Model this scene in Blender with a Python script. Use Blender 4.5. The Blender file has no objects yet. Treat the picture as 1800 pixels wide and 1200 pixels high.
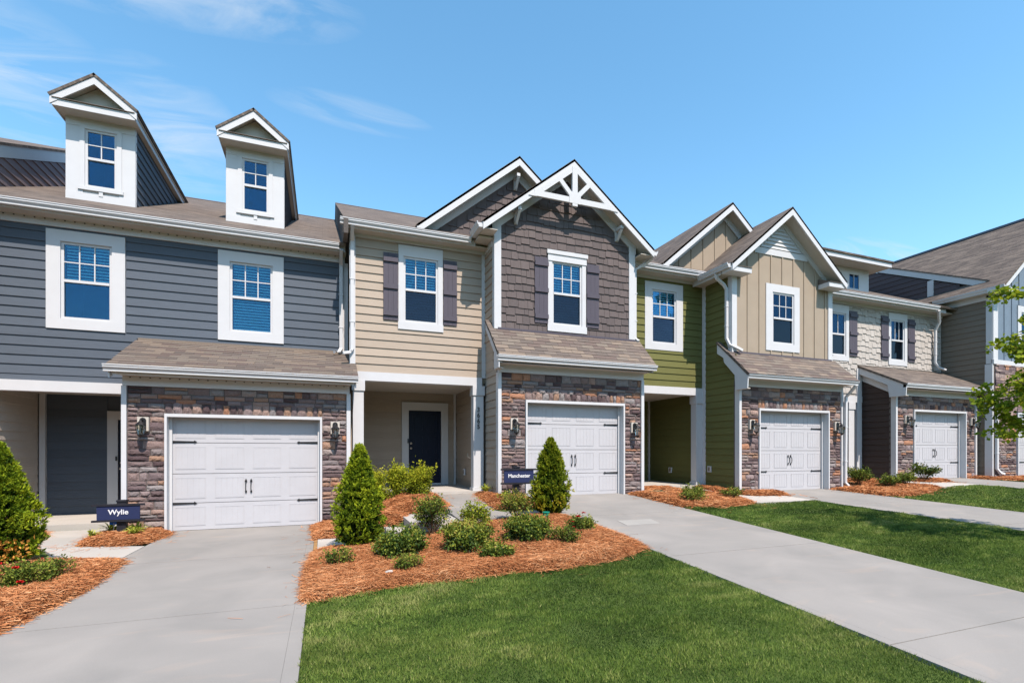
import bpy, bmesh, math, random
import numpy as np
from mathutils import Vector, Matrix

random.seed(7); np.random.seed(7)
C = bpy.context.scene.collection
S = bpy.context.scene
PI = math.pi

# ------------------------------------------------------------------ camera, sky, sun, exposure
CAMZ = 1.48
cam_d = bpy.data.cameras.new('camera'); cam = bpy.data.objects.new('camera', cam_d); C.objects.link(cam)
cam.location = (0, 0, CAMZ); cam.rotation_euler = (PI/2, 0, -math.radians(20.703))
cam_d.sensor_width = 36; cam_d.lens = 17.46; cam_d.shift_y = 0.1072
cam_d.clip_start = 0.05; cam_d.clip_end = 3000
S.camera = cam

SUN_DIR = Vector((-0.12, 1.0, -1.45)).normalized()      # the way the light travels
sl = bpy.data.lights.new('sun', 'SUN'); sl.energy = 5.0; sl.angle = math.radians(0.53); sl.color = (1.0, 0.885, 0.79)
so = bpy.data.objects.new('sun', sl); C.objects.link(so)
so.rotation_euler = SUN_DIR.to_track_quat('-Z', 'Y').to_euler(); so.location = (2, -10, 20)

W = bpy.data.worlds.new('World'); S.world = W; W.use_nodes = True
nt = W.node_tree; nt.nodes.clear()
def N(t, typ, **kw):
    n = t.nodes.new(typ)
    for k, v in kw.items(): setattr(n, k, v)
    return n
wo = N(nt, 'ShaderNodeOutputWorld'); bg = N(nt, 'ShaderNodeBackground'); sky = N(nt, 'ShaderNodeTexSky')
sky.sky_type = 'NISHITA'; sky.sun_disc = False
sky.sun_elevation = math.radians(55); sky.sun_rotation = PI - 0.12
sky.altitude = 100; sky.air_density = 1.15; sky.dust_density = 0.4; sky.ozone_density = 2.5
bg.inputs[1].default_value = 0.15
tc = N(nt, 'ShaderNodeTexCoord'); 
# thin high cloud: long wisps of noise over the whole sky, thickest towards one side
sep = N(nt, 'ShaderNodeSeparateXYZ'); nt.links.new(tc.outputs['Generated'], sep.inputs[0])
dv = N(nt, 'ShaderNodeMath', operation='ADD'); nt.links.new(sep.outputs['Z'], dv.inputs[0]); dv.inputs[1].default_value = 0.12
px_ = N(nt, 'ShaderNodeMath', operation='DIVIDE'); nt.links.new(sep.outputs['X'], px_.inputs[0]); nt.links.new(dv.outputs[0], px_.inputs[1])
py_ = N(nt, 'ShaderNodeMath', operation='DIVIDE'); nt.links.new(sep.outputs['Y'], py_.inputs[0]); nt.links.new(dv.outputs[0], py_.inputs[1])
cmb = N(nt, 'ShaderNodeCombineXYZ'); nt.links.new(px_.outputs[0], cmb.inputs[0]); nt.links.new(py_.outputs[0], cmb.inputs[1])
def mth(op, a, b=None, c=None, clamp=False):
    n = N(nt, 'ShaderNodeMath', operation=op); n.use_clamp = clamp
    for k, v in enumerate((a, b, c)):
        if v is None: continue
        if isinstance(v, (int, float)): n.inputs[k].default_value = v
        else: nt.links.new(v, n.inputs[k])
    return n.outputs[0]
mp = N(nt, 'ShaderNodeMapping'); nt.links.new(cmb.outputs[0], mp.inputs[0]); mp.inputs['Rotation'].default_value = (0, 0, 0.35); mp.inputs['Scale'].default_value = (1.0, 3.2, 1); mp.inputs['Location'].default_value = (1.45, 0.78, 0)
n1 = N(nt, 'ShaderNodeTexNoise'); nt.links.new(mp.outputs[0], n1.inputs['Vector']); n1.inputs['Scale'].default_value = 2.6; n1.inputs['Detail'].default_value = 9; n1.inputs['Roughness'].default_value = 0.62; n1.inputs['Distortion'].default_value = 1.1
wisps = None
for (cx, cy, rx, ry, am) in ((-.38, 1.02, .46, .13, 1.0), (-.36, 1.48, .18, .26, .62), (.07, 1.265, .20, .06, .30), (-.66, 1.36, .26, .26, .6), (1.95, 1.23, .30, .10, .8), (-1.6, -.6, .8, .4, .7), (-.4, -1.7, 2.6, 1.2, .8)):
    e = mth('ADD', mth('POWER', mth('ABSOLUTE', mth('DIVIDE', mth('SUBTRACT', px_.outputs[0], cx), rx)), 2.0), mth('POWER', mth('ABSOLUTE', mth('DIVIDE', mth('SUBTRACT', py_.outputs[0], cy), ry)), 2.0))
    f = mth('MULTIPLY', mth('SUBTRACT', 1.0, e, clamp=True), am); wisps = f if wisps is None else mth('MAXIMUM', wisps, f)
r1 = N(nt, 'ShaderNodeMapRange'); nt.links.new(n1.outputs[0], r1.inputs[0]); r1.inputs[1].default_value = 0.42; r1.inputs[2].default_value = 0.74
m3v = mth('MULTIPLY', mth('MULTIPLY', r1.outputs[0], mth('POWER', wisps, .7)), .82)
mx = N(nt, 'ShaderNodeMixRGB'); hs_ = N(nt, 'ShaderNodeHueSaturation'); hs_.inputs['Saturation'].default_value = 1.15; hs_.inputs['Hue'].default_value = .485; hs_.inputs['Value'].default_value = 1.25; nt.links.new(sky.outputs[0], hs_.inputs['Color'])
nt.links.new(m3v, mx.inputs[0]); nt.links.new(hs_.outputs[0], mx.inputs[1]); mx.inputs[2].default_value = (3.7, 4.0, 4.3, 1)
nt.links.new(mx.outputs[0], bg.inputs[0]); nt.links.new(bg.outputs[0], wo.inputs[0])

S.view_settings.view_transform = 'Standard'; S.view_settings.look = 'None'
S.view_settings.exposure = 0.6; S.view_settings.gamma = 1; S.view_settings.use_curve_mapping = False
S.render.engine = 'CYCLES'
S.cycles.max_bounces = 8; S.cycles.diffuse_bounces = 2; S.cycles.transparent_max_bounces = 12
S.cycles.use_denoising = True

# ------------------------------------------------------------------ materials
def lin(c):
    return tuple(((v/255)/12.92 if v/255 <= .04045 else ((v/255+.055)/1.055)**2.4) for v in c)
MATS = {}
ALB = .69      # common level of the building paints and stones
def mat(name, col, rough=0.6, var=0.06, grain=None, gscale=(1, 1, 1), bump=0.0, noise=0.0, nscale=6.0, objvar=0.0, spec=0.15, metal=0.0):
    col = tuple(c*ALB for c in col)
    m = bpy.data.materials.new(name); m.use_nodes = True; t = m.node_tree; b = t.nodes['Principled BSDF']
    b.inputs['Roughness'].default_value = rough; b.inputs['Specular IOR Level'].default_value = spec; b.inputs['Metallic'].default_value = metal
    L = t.links
    tcn = N(t, 'ShaderNodeTexCoord'); base = N(t, 'ShaderNodeRGB'); base.outputs[0].default_value = (*col, 1)
    cur = base.outputs[0]
    g = N(t, 'ShaderNodeTexNoise'); mpn = N(t, 'ShaderNodeMapping'); L.new(tcn.outputs['Object'], mpn.inputs[0]); mpn.inputs['Scale'].default_value = gscale
    L.new(mpn.outputs[0], g.inputs['Vector']); g.inputs['Scale'].default_value = nscale; g.inputs['Detail'].default_value = 6; g.inputs['Roughness'].default_value = 0.6
    if var or objvar:
        hsv = N(t, 'ShaderNodeHueSaturation'); L.new(cur, hsv.inputs['Color'])
        mr = N(t, 'ShaderNodeMapRange'); L.new(g.outputs[0], mr.inputs[0]); mr.inputs[1].default_value = .3; mr.inputs[2].default_value = .7; mr.inputs[3].default_value = 1-var; mr.inputs[4].default_value = 1+var
        val = mr.outputs[0]
        if objvar:
            oi = N(t, 'ShaderNodeObjectInfo'); mo = N(t, 'ShaderNodeMapRange'); L.new(oi.outputs['Random'], mo.inputs[0]); mo.inputs[3].default_value = 1-objvar; mo.inputs[4].default_value = 1+objvar
            mm = N(t, 'ShaderNodeMath', operation='MULTIPLY'); L.new(val, mm.inputs[0]); L.new(mo.outputs[0], mm.inputs[1]); val = mm.outputs[0]
        L.new(val, hsv.inputs['Value']); cur = hsv.outputs[0]
    L.new(cur, b.inputs['Base Color'])
    if bump:
        bn = N(t, 'ShaderNodeBump'); bn.inputs['Strength'].default_value = bump; bn.inputs['Distance'].default_value = 0.01
        L.new(g.outputs[0], bn.inputs['Height']); L.new(bn.outputs[0], b.inputs['Normal'])
    MATS[name] = m
    return m
def ramp_mat(name, cols, src='object', rough=0.8, bump=0.4, nscale=25, var=0.25, transl=0.0, bdist=0.01, spec=0.2, gscale=(1, 1, 1)):
    """colour picked from a palette per object ('object') or per face ('tint')"""
    m = bpy.data.materials.new(name); m.use_nodes = True; t = m.node_tree; b = t.nodes['Principled BSDF']; L = t.links
    b.inputs['Roughness'].default_value = rough; b.inputs['Specular IOR Level'].default_value = spec
    cr = N(t, 'ShaderNodeValToRGB'); cr.color_ramp.interpolation = 'CONSTANT' if src == 'object' else 'LINEAR'
    e = cr.color_ramp.elements
    if src == 'object' or 'joined' in name: cols = [tuple(q*ALB for q in c) for c in cols]
    for i, c in enumerate(cols):
        p = i/len(cols) if src == 'object' else i/max(1, len(cols)-1)
        if i < 2: e[i].position = p; el = e[i]
        else: el = e.new(p)
        el.color = (*c, 1)
    if src == 'object':
        oi = N(t, 'ShaderNodeObjectInfo'); L.new(oi.outputs['Random'], cr.inputs[0])
    else:
        at = N(t, 'ShaderNodeAttribute'); at.attribute_name = 'tint'; L.new(at.outputs['Fac'], cr.inputs[0])
    tcn = N(t, 'ShaderNodeTexCoord'); g = N(t, 'ShaderNodeTexNoise'); mpn = N(t, 'ShaderNodeMapping'); mpn.inputs['Scale'].default_value = gscale
    L.new(tcn.outputs['Object'], mpn.inputs[0])
    if src == 'object':
        oi2 = N(t, 'ShaderNodeVectorMath', operation='ADD'); L.new(mpn.outputs[0], oi2.inputs[0]); L.new(oi.outputs['Location'], oi2.inputs[1]); L.new(oi2.outputs[0], g.inputs['Vector'])
    else: L.new(mpn.outputs[0], g.inputs['Vector'])
    g.inputs['Scale'].default_value = nscale; g.inputs['Detail'].default_value = 5
    hsv = N(t, 'ShaderNodeHueSaturation'); L.new(cr.outputs[0], hsv.inputs['Color'])
    mr = N(t, 'ShaderNodeMapRange'); L.new(g.outputs[0], mr.inputs[0]); mr.inputs[1].default_value = .3; mr.inputs[2].default_value = .7; mr.inputs[3].default_value = 1-var; mr.inputs[4].default_value = 1+var
    L.new(mr.outputs[0], hsv.inputs['Value']); L.new(hsv.outputs[0], b.inputs['Base Color'])
    if bump:
        bn = N(t, 'ShaderNodeBump'); bn.inputs['Strength'].default_value = bump; bn.inputs['Distance'].default_value = bdist
        L.new(g.outputs[0], bn.inputs['Height']); L.new(bn.outputs[0], b.inputs['Normal'])
    if transl:
        tr = N(t, 'ShaderNodeBsdfTranslucent'); L.new(hsv.outputs[0], tr.inputs[0]); ms = N(t, 'ShaderNodeMixShader'); ms.inputs[0].default_value = transl
        L.new(b.outputs[0], ms.inputs[1]); L.new(tr.outputs[0], ms.inputs[2]); L.new(ms.outputs[0], t.nodes['Material Output'].inputs[0])
    MATS[name] = m
    return m
WHITE = mat('white_trim_paint', (.72, .725, .74), 0.45, 0.025, nscale=3)
DOORW = mat('garage_door_paint', (.60, .595, .62), 0.4, 0.03, nscale=3)
WHITE2 = mat('white_gutter_metal', (.72, .725, .74), 0.35, 0.02, nscale=2)
SOFFIT = mat('soffit_vinyl', (.66, .61, .54), 0.5, 0.03)
def siding_mat(n, col): return mat(n, col, 0.55, 0.07, gscale=(1.5, 1.5, 22), nscale=3, bump=0.25, objvar=0.05, spec=.08)
NAVY = siding_mat('navy_siding', (.120, .143, .176))
TAN = siding_mat('tan_siding', (.49, .405, .325))
GREEN = siding_mat('olive_green_siding', (.182, .180, .066))
BROWN = siding_mat('dark_brown_siding', (.085, .062, .055))
TAUPE = siding_mat('taupe_siding', (.245, .205, .165))
BEIGE = siding_mat('beige_siding', (.80, .70, .60))
MAUVE = siding_mat('mauve_siding', (.27, .215, .225))
PLUM = siding_mat('plum_grey_siding', (.12, .098, .105))
KHAKI = mat('khaki_panel', (.43, .35, .265), 0.55, 0.04, nscale=3, objvar=0.03)
BLUEG = mat('blue_grey_panel', (.20, .26, .33), 0.55, 0.05, nscale=3, objvar=0.03)
SHING = ramp_mat('mauve_brown_wall_shingle', [(.145, .118, .115), (.160, .130, .126), (.134, .110, .108), (.152, .124, .120)], bump=0.2, var=.08, nscale=8, gscale=(6, 6, 1))
CREAM = ramp_mat('cream_shake', [(.555, .51, .465), (.515, .47, .425), (.59, .545, .50)], bump=0.15, var=.06, nscale=8)
CREAMT = ramp_mat('cream_shake_joined', [(.555, .51, .465), (.515, .47, .425), (.59, .545, .50)], src='tint', bump=0.15, var=.06, nscale=8)
SHUT = mat('slate_shutter', (.115, .103, .128), 0.5, 0.05, gscale=(14, 14, 1), nscale=3, bump=0.15)
DARKDOOR = mat('navy_door_paint', (.018, .024, .048), 0.3, 0.03)
BLACK = mat('black_metal', (.012, .012, .014), 0.4, 0.0, spec=.5)
DARKIN = mat('dark_room', (.012, .012, .02), 0.9, 0.0)
NICKEL = mat('brushed_nickel', (.6, .58, .55), 0.3, 0.0, metal=1.0)
BACK = mat('mortar_grey', (.16, .14, .13), 0.9, 0.2, nscale=40, bump=.4)
BLIND = mat('white_blind', (1.0, 1.12, 1.14), 0.5, 0.02)
SIGNB = mat('navy_sign_face', (.030, .040, .105), 0.45, 0.02)
SIGNBAR = mat('charcoal_post', (.028, .028, .036), 0.5, 0.1, nscale=8)
TXT = mat('white_lettering', (.85, .85, .87), 0.5, 0.0)
GREENP = mat('green_plastic', (.01, .11, .07), 0.5, 0.05)
TEAL = mat('teal_plastic', (.02, .32, .22), 0.35, 0.05)
BLUEP = mat('blue_plastic', (.02, .16, .7), 0.4, 0.0)
BARK = mat('bark', (.16, .12, .085), 0.9, 0.3, nscale=30, bump=.6)
WOODB = mat('raw_wood', (.50, .33, .18), 0.8, 0.1)
STONE = ramp_mat('ledgestone', [(.34, .245, .225), (.20, .145, .148), (.27, .20, .195), (.42, .34, .31), (.52, .26, .16), (.30, .25, .245), (.46, .32, .27), (.13, .088, .092), (.35, .27, .265), (.47, .29, .205), (.30, .215, .20), (.24, .18, .182), (.37, .33, .325), (.17, .12, .12)], bump=0.9, nscale=11, var=.30, bdist=.02, gscale=(1, 1, 1.8))
STONET = ramp_mat('ledgestone_joined', [(.13, .088, .092), (.20, .145, .148), (.27, .20, .195), (.34, .245, .225), (.42, .34, .31), (.47, .29, .205), (.52, .26, .16)], src='tint', bump=0.9, nscale=11, var=.30, bdist=.02)
SHTAB = ramp_mat('roof_tab', [(.198, .160, .135), (.165, .135, .118), (.222, .176, .145), (.188, .150, .130), (.268, .213, .170), (.206, .170, .145), (.176, .134, .117), (.235, .196, .162)], bump=.5, nscale=120, var=.12)

def roof_sheet_mat(name, c1, c2, c3):
    m = bpy.data.materials.new(name); m.use_nodes = True; t = m.node_tree; b = t.nodes['Principled BSDF']; L = t.links
    b.inputs['Roughness'].default_value = .9; b.inputs['Specular IOR Level'].default_value = .15
    uv = N(t, 'ShaderNodeUVMap'); br = N(t, 'ShaderNodeTexBrick'); L.new(uv.outputs[0], br.inputs['Vector'])
    br.inputs['Scale'].default_value = 1.0; br.inputs['Brick Width'].default_value = .30; br.inputs['Row Height'].default_value = .135
    br.inputs['Mortar Size'].default_value = .008; br.inputs['Mortar Smooth'].default_value = .3; br.inputs['Bias'].default_value = 0
    br.inputs['Color1'].default_value = (*c1, 1); br.inputs['Color2'].default_value = (*c2, 1); br.inputs['Mortar'].default_value = (.09, .075, .065, 1)
    mpn = N(t, 'ShaderNodeMapping'); L.new(uv.outputs[0], mpn.inputs[0]); mpn.inputs['Scale'].default_value = (1.2, 6.5, 1)
    g = N(t, 'ShaderNodeTexNoise'); L.new(mpn.outputs[0], g.inputs['Vector']); g.inputs['Scale'].default_value = 1.1; g.inputs['Detail'].default_value = 6; g.inputs['Roughness'].default_value = .7
    mr = N(t, 'ShaderNodeMapRange'); L.new(g.outputs[0], mr.inputs[0]); mr.inputs[1].default_value = .46; mr.inputs[2].default_value = .62
    mx = N(t, 'ShaderNodeMixRGB'); L.new(mr.outputs[0], mx.inputs[0]); L.new(br.outputs[0], mx.inputs[1]); mx.inputs[2].default_value = (*c3, 1)
    mm = N(t, 'ShaderNodeMixRGB'); mm.inputs[0].default_value = .85; L.new(br.outputs[0], mm.inputs[1]); L.new(mx.outputs[0], mm.inputs[2])
    L.new(mm.outputs[0], b.inputs['Base Color'])
    bn = N(t, 'ShaderNodeBump'); bn.inputs['Strength'].default_value = .8; bn.inputs['Distance'].default_value = .012; bn.invert = True
    L.new(br.outputs['Fac'], bn.inputs['Height']); L.new(bn.outputs[0], b.inputs['Normal'])
    return m
ROOF = roof_sheet_mat('roof_shingle_brown', (.112, .092, .080), (.080, .067, .060), (.195, .158, .130))

def glass_mat(name, tint, base_fac, gcol=(.20, .42, .72, 1)):
    m = bpy.data.materials.new(name); m.use_nodes = True; t = m.node_tree; L = t.links; t.nodes.clear()
    out = N(t, 'ShaderNodeOutputMaterial'); tr = N(t, 'ShaderNodeBsdfTransparent'); tr.inputs[0].default_value = (*tint, 1)
    gl = N(t, 'ShaderNodeBsdfGlossy'); gl.inputs['Roughness'].default_value = .015; gl.inputs[0].default_value = gcol
    fr = N(t, 'ShaderNodeFresnel'); fr.inputs[0].default_value = 1.5
    ad = N(t, 'ShaderNodeMath', operation='ADD'); ad.use_clamp = True; L.new(fr.outputs[0], ad.inputs[0]); ad.inputs[1].default_value = base_fac
    ns = N(t, 'ShaderNodeTexNoise'); ns.inputs['Scale'].default_value = 1.6; bn = N(t, 'ShaderNodeBump'); bn.inputs['Strength'].default_value = .30; bn.inputs['Distance'].default_value = .02
    L.new(ns.outputs[0], bn.inputs['Height']); L.new(bn.outputs[0], gl.inputs['Normal'])
    ms = N(t, 'ShaderNodeMixShader'); L.new(ad.outputs[0], ms.inputs[0]); L.new(tr.outputs[0], ms.inputs[1]); L.new(gl.outputs[0], ms.inputs[2])
    L.new(ms.outputs[0], out.inputs[0]); return m
GLASS = glass_mat('window_glass', (.74, .98, 1.0), .045)
GLASS_SCREEN = glass_mat('screened_glass', (.40, .41, .48), .03, (.34, .40, .50, 1))
LAMPGLASS = glass_mat('lantern_glass', (.85, .85, .82), .10, (.9, .9, .9, 1))

def concrete_mat(name, col, stain=0.13):
    m = bpy.data.materials.new(name); m.use_nodes = True; t = m.node_tree; b = t.nodes['Principled BSDF']; L = t.links
    b.inputs['Roughness'].default_value = .85; b.inputs['Specular IOR Level'].default_value = .2
    tcn = N(t, 'ShaderNodeTexCoord')
    a = N(t, 'ShaderNodeTexNoise'); L.new(tcn.outputs['Object'], a.inputs['Vector']); a.inputs['Scale'].default_value = .9; a.inputs['Detail'].default_value = 5; a.inputs['Distortion'].default_value = .8
    mp1 = N(t, 'ShaderNodeMapping'); L.new(tcn.outputs['Object'], mp1.inputs[0]); mp1.inputs['Scale'].default_value = (.7, 2.4, 1); mp1.inputs['Rotation'].default_value = (0, 0, .25)
    s = N(t, 'ShaderNodeTexNoise'); L.new(mp1.outputs[0], s.inputs['Vector']); s.inputs['Scale'].default_value = 1.3; s.inputs['Detail'].default_value = 4; s.inputs['Distortion'].default_value = 1.5
    f = N(t, 'ShaderNodeTexNoise'); L.new(tcn.outputs['Object'], f.inputs['Vector']); f.inputs['Scale'].default_value = 90; f.inputs['Detail'].default_value = 3
    cr = N(t, 'ShaderNodeMapRange'); L.new(a.outputs[0], cr.inputs[0]); cr.inputs[1].default_value = .3; cr.inputs[2].default_value = .7
    c1 = N(t, 'ShaderNodeMixRGB'); L.new(cr.outputs[0], c1.inputs[0]); c1.inputs[1].default_value = (col[0]*.86, col[1]*.87, col[2]*.88, 1); c1.inputs[2].default_value = (col[0]*1.10, col[1]*1.09, col[2]*1.09, 1)
    sr = N(t, 'ShaderNodeMapRange'); L.new(s.outputs[0], sr.inputs[0]); sr.inputs[1].default_value = .60; sr.inputs[2].default_value = .74; sr.inputs[4].default_value = stain
    c2 = N(t, 'ShaderNodeMixRGB'); L.new(sr.outputs[0], c2.inputs[0]); L.new(c1.outputs[0], c2.inputs[1]); c2.inputs[2].default_value = (.50, .35, .24, 1)
    fr = N(t, 'ShaderNodeMapRange'); L.new(f.outputs[0], fr.inputs[0]); fr.inputs[3].default_value = .93; fr.inputs[4].default_value = 1.07
    hs = N(t, 'ShaderNodeHueSaturation'); L.new(c2.outputs[0], hs.inputs['Color']); L.new(fr.outputs[0], hs.inputs['Value']); L.new(hs.outputs[0], b.inputs['Base Color'])
    bn = N(t, 'ShaderNodeBump'); bn.inputs['Strength'].default_value = .25; bn.inputs['Distance'].default_value = .004; L.new(f.outputs[0], bn.inputs['Height']); L.new(bn.outputs[0], b.inputs['Normal'])
    return m
CONC = concrete_mat('driveway_concrete', (.238, .224, .206))
CONC2 = concrete_mat('walk_concrete', (.385, .36, .325), .06)
PATCH = concrete_mat('new_concrete_patch', (.31, .295, .27), .0)
JOINT = mat('expansion_joint_wood', (.42, .24, .10), .9, .1)

STRAWSHEET = ramp_mat('straw_sheet', [(.19, .062, .020), (.31, .11, .038)], src='tint', bump=1.0, nscale=60, var=.5, bdist=.03, gscale=(1, .5, 1))
STRAW = ramp_mat('pine_needle', [(.19, .062, .022), (.39, .145, .054), (.51, .22, .088), (.62, .36, .19)], src='tint', bump=0, var=.1, nscale=3, transl=.15)
SOIL = mat('soil', (.075, .055, .03), .95, .3, nscale=4)
LAWNB = mat('lawn_floor', (.080, .120, .026), .95, .35, nscale=3)
def grass_mat():
    m = ramp_mat('grass_blade', [(.020, .046, .009), (.074, .128, .022), (.152, .210, .040), (.29, .30, .105)], src='tint', bump=0, var=.22, nscale=.9, transl=.3, spec=.12, rough=.6, gscale=(.6, 1.6, 1))
    return m
GRASS = grass_mat()
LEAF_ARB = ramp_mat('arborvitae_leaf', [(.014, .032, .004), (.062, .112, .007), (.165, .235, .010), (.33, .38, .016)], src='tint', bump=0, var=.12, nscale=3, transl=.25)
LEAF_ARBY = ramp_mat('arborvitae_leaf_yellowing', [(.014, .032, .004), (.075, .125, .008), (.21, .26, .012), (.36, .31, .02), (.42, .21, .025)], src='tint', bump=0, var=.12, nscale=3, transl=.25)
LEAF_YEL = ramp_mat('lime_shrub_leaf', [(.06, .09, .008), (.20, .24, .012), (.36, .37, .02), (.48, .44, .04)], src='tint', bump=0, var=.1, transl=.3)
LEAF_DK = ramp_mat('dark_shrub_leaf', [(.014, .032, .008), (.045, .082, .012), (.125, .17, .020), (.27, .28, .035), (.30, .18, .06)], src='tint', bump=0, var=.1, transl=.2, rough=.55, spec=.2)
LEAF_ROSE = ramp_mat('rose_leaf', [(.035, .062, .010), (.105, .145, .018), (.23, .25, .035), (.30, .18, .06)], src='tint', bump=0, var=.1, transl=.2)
LEAF_TREE = ramp_mat('sapling_leaf', [(.09, .15, .010), (.20, .26, .014), (.34, .38, .02), (.44, .24, .04)], src='tint', bump=0, var=.1, transl=.4)
LEAF_LIRI = ramp_mat('variegated_blade', [(.14, .20, .02), (.34, .38, .04), (.52, .50, .10)], src='tint', bump=0, var=.1, transl=.25)
PETAL = mat('red_petal', (.62, .012, .02), .5, .1)
TWIG = mat('twig', (.15, .095, .055), .9, .2)

# ------------------------------------------------------------------ mesh helpers
ROOTLOC = {}
class MB:
    def __init__(s): s.v = []; s.f = []; s.uv = None; s.t = []
    def add(s, vs, fs, tint=None):
        n = len(s.v); s.v += [tuple(p) for p in vs]; s.f += [tuple(i+n for i in f) for f in fs]
        if tint is not None: s.t += [tint]*len(fs)
        return s
    def box(s, x0, x1, y0, y1, z0, z1, tint=None):
        if x0 > x1: x0, x1 = x1, x0
        if y0 > y1: y0, y1 = y1, y0
        if z0 > z1: z0, z1 = z1, z0
        return s.add([(x0, y0, z0), (x1, y0, z0), (x1, y1, z0), (x0, y1, z0), (x0, y0, z1), (x1, y0, z1), (x1, y1, z1), (x0, y1, z1)],
                     [(0, 3, 2, 1), (4, 5, 6, 7), (0, 1, 5, 4), (1, 2, 6, 5), (2, 3, 7, 6), (3, 0, 4, 7)], tint)
    def prism(s, pts, axis, a0, a1, tint=None):
        n = len(pts)
        def q(p, a): return {'x': (a, p[0], p[1]), 'y': (p[0], a, p[1]), 'z': (p[0], p[1], a)}[axis]
        vs = [q(p, a0) for p in pts]+[q(p, a1) for p in pts]
        return s.add(vs, [tuple(range(n)), tuple(range(2*n-1, n-1, -1))]+[(i, (i+1) % n, n+(i+1) % n, n+i) for i in range(n)], tint)
    def bar(s, p0, p1, w, h, up=(0, 0, 1)):
        p0, p1 = Vector(p0), Vector(p1); d = (p1-p0).normalized(); u = Vector(up); r = d.cross(u).normalized(); u = r.cross(d)
        vs = [p+r*a*w/2+u*b*h/2 for p in (p0, p1) for a, b in ((-1, -1), (1, -1), (1, 1), (-1, 1))]
        return s.add(vs, [(0, 1, 2, 3), (7, 6, 5, 4), (0, 4, 5, 1), (1, 5, 6, 2), (2, 6, 7, 3), (3, 7, 4, 0)])
    def tube(s, pts, r, n=6, caps=True):
        pts = [Vector(p) for p in pts]; rs = r if isinstance(r, (list, tuple)) else [r]*len(pts); vs = []; fs = []
        for i, p in enumerate(pts):
            d = (pts[min(i+1, len(pts)-1)]-pts[max(i-1, 0)]).normalized(); a = Vector((0, 0, 1)) if abs(d.z) < .9 else Vector((1, 0, 0))
            x = d.cross(a).normalized(); y = x.cross(d)
            vs += [p+(x*math.cos(k*2*PI/n)+y*math.sin(k*2*PI/n))*rs[i] for k in range(n)]
        for i in range(len(pts)-1): fs += [(i*n+k, i*n+(k+1) % n, (i+1)*n+(k+1) % n, (i+1)*n+k) for k in range(n)]
        if caps: fs += [tuple(range(n-1, -1, -1)), tuple(range((len(pts)-1)*n, len(pts)*n))]
        return s.add(vs, fs)
    def rtube(s, pts, w, d):
        """rectangular section swept along points (downspouts); w across x, d across the bend plane"""
        pts = [Vector(p) for p in pts]; vs = []; fs = []
        for i, p in enumerate(pts):
            t = (pts[min(i+1, len(pts)-1)]-pts[max(i-1, 0)]).normalized(); r = Vector((1, 0, 0)) if abs(t.x) < .75 else Vector((0, 1, 0))
            u = t.cross(r).normalized(); r = u.cross(t).normalized()
            vs += [p+r*a*w/2+u*b*d/2 for a, b in ((-1, -1), (1, -1), (1, 1), (-1, 1))]
        for i in range(len(pts)-1): fs += [(i*4+k, i*4+(k+1) % 4, (i+1)*4+(k+1) % 4, (i+1)*4+k) for k in range(4)]
        fs += [(3, 2, 1, 0), tuple(range((len(pts)-1)*4, len(pts)*4))]
        return s.add(vs, fs)
    def lathe(s, c, prof, n=12, axis='z'):
        vs = []; fs = []
        for r, z in prof:
            for k in range(n):
                a = 2*PI*k/n; q = (r*math.cos(a), r*math.sin(a), z)
                if axis == 'y': q = (q[0], q[2], q[1])
                vs.append((c[0]+q[0], c[1]+q[1], c[2]+q[2]))
        for i in range(len(prof)-1): fs += [(i*n+k, i*n+(k+1) % n, (i+1)*n+(k+1) % n, (i+1)*n+k) for k in range(n)]
        fs += [tuple(range(n-1, -1, -1)), tuple(range((len(prof)-1)*n, len(prof)*n))]
        return s.add(vs, fs)

def tag(o, label=None, cat=None, group=None, kind=None):
    if label: o['label'] = label
    if cat: o['category'] = cat
    if group: o['group'] = group
    if kind: o['kind'] = kind
    return o
def root(name, loc, label, cat, group=None):
    o = bpy.data.objects.new(name, None); C.objects.link(o); o.location = loc; o.empty_display_size = .2
    ROOTLOC[o.name] = Vector(loc); return tag(o, label, cat, group)
def rootof(o):
    while o.parent: o = o.parent
    return ROOTLOC.get(o.name, Vector((0, 0, 0)))
def build(mb, name, m, parent=None, kind=None, label=None, smooth=False, normals=True):
    if not mb.v: return None
    off = rootof(parent) if parent else Vector((0, 0, 0))
    me = bpy.data.meshes.new(name); me.from_pydata([(p[0]-off.x, p[1]-off.y, p[2]-off.z) for p in mb.v], [], mb.f)
    if mb.t:
        a = me.attributes.new('tint', 'FLOAT', 'FACE'); a.data.foreach_set('value', mb.t)
    if normals:
        b = bmesh.new(); b.from_mesh(me); bmesh.ops.recalc_face_normals(b, faces=b.faces); b.to_mesh(me); b.free()
    if smooth: me.shade_smooth()
    me.materials.append(m)
    o = bpy.data.objects.new(name, me); C.objects.link(o)
    if parent: o.parent = parent
    if kind: o['kind'] = kind
    if label: o['label'] = label
    return o
def inst(me, name, parent, loc, scale=(1, 1, 1), rot=None):
    o = bpy.data.objects.new(name, me); C.objects.link(o); o.parent = parent; off = rootof(parent)
    o.location = Vector(loc)-off; o.scale = scale
    if rot: o.rotation_euler = rot
    return o
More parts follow.
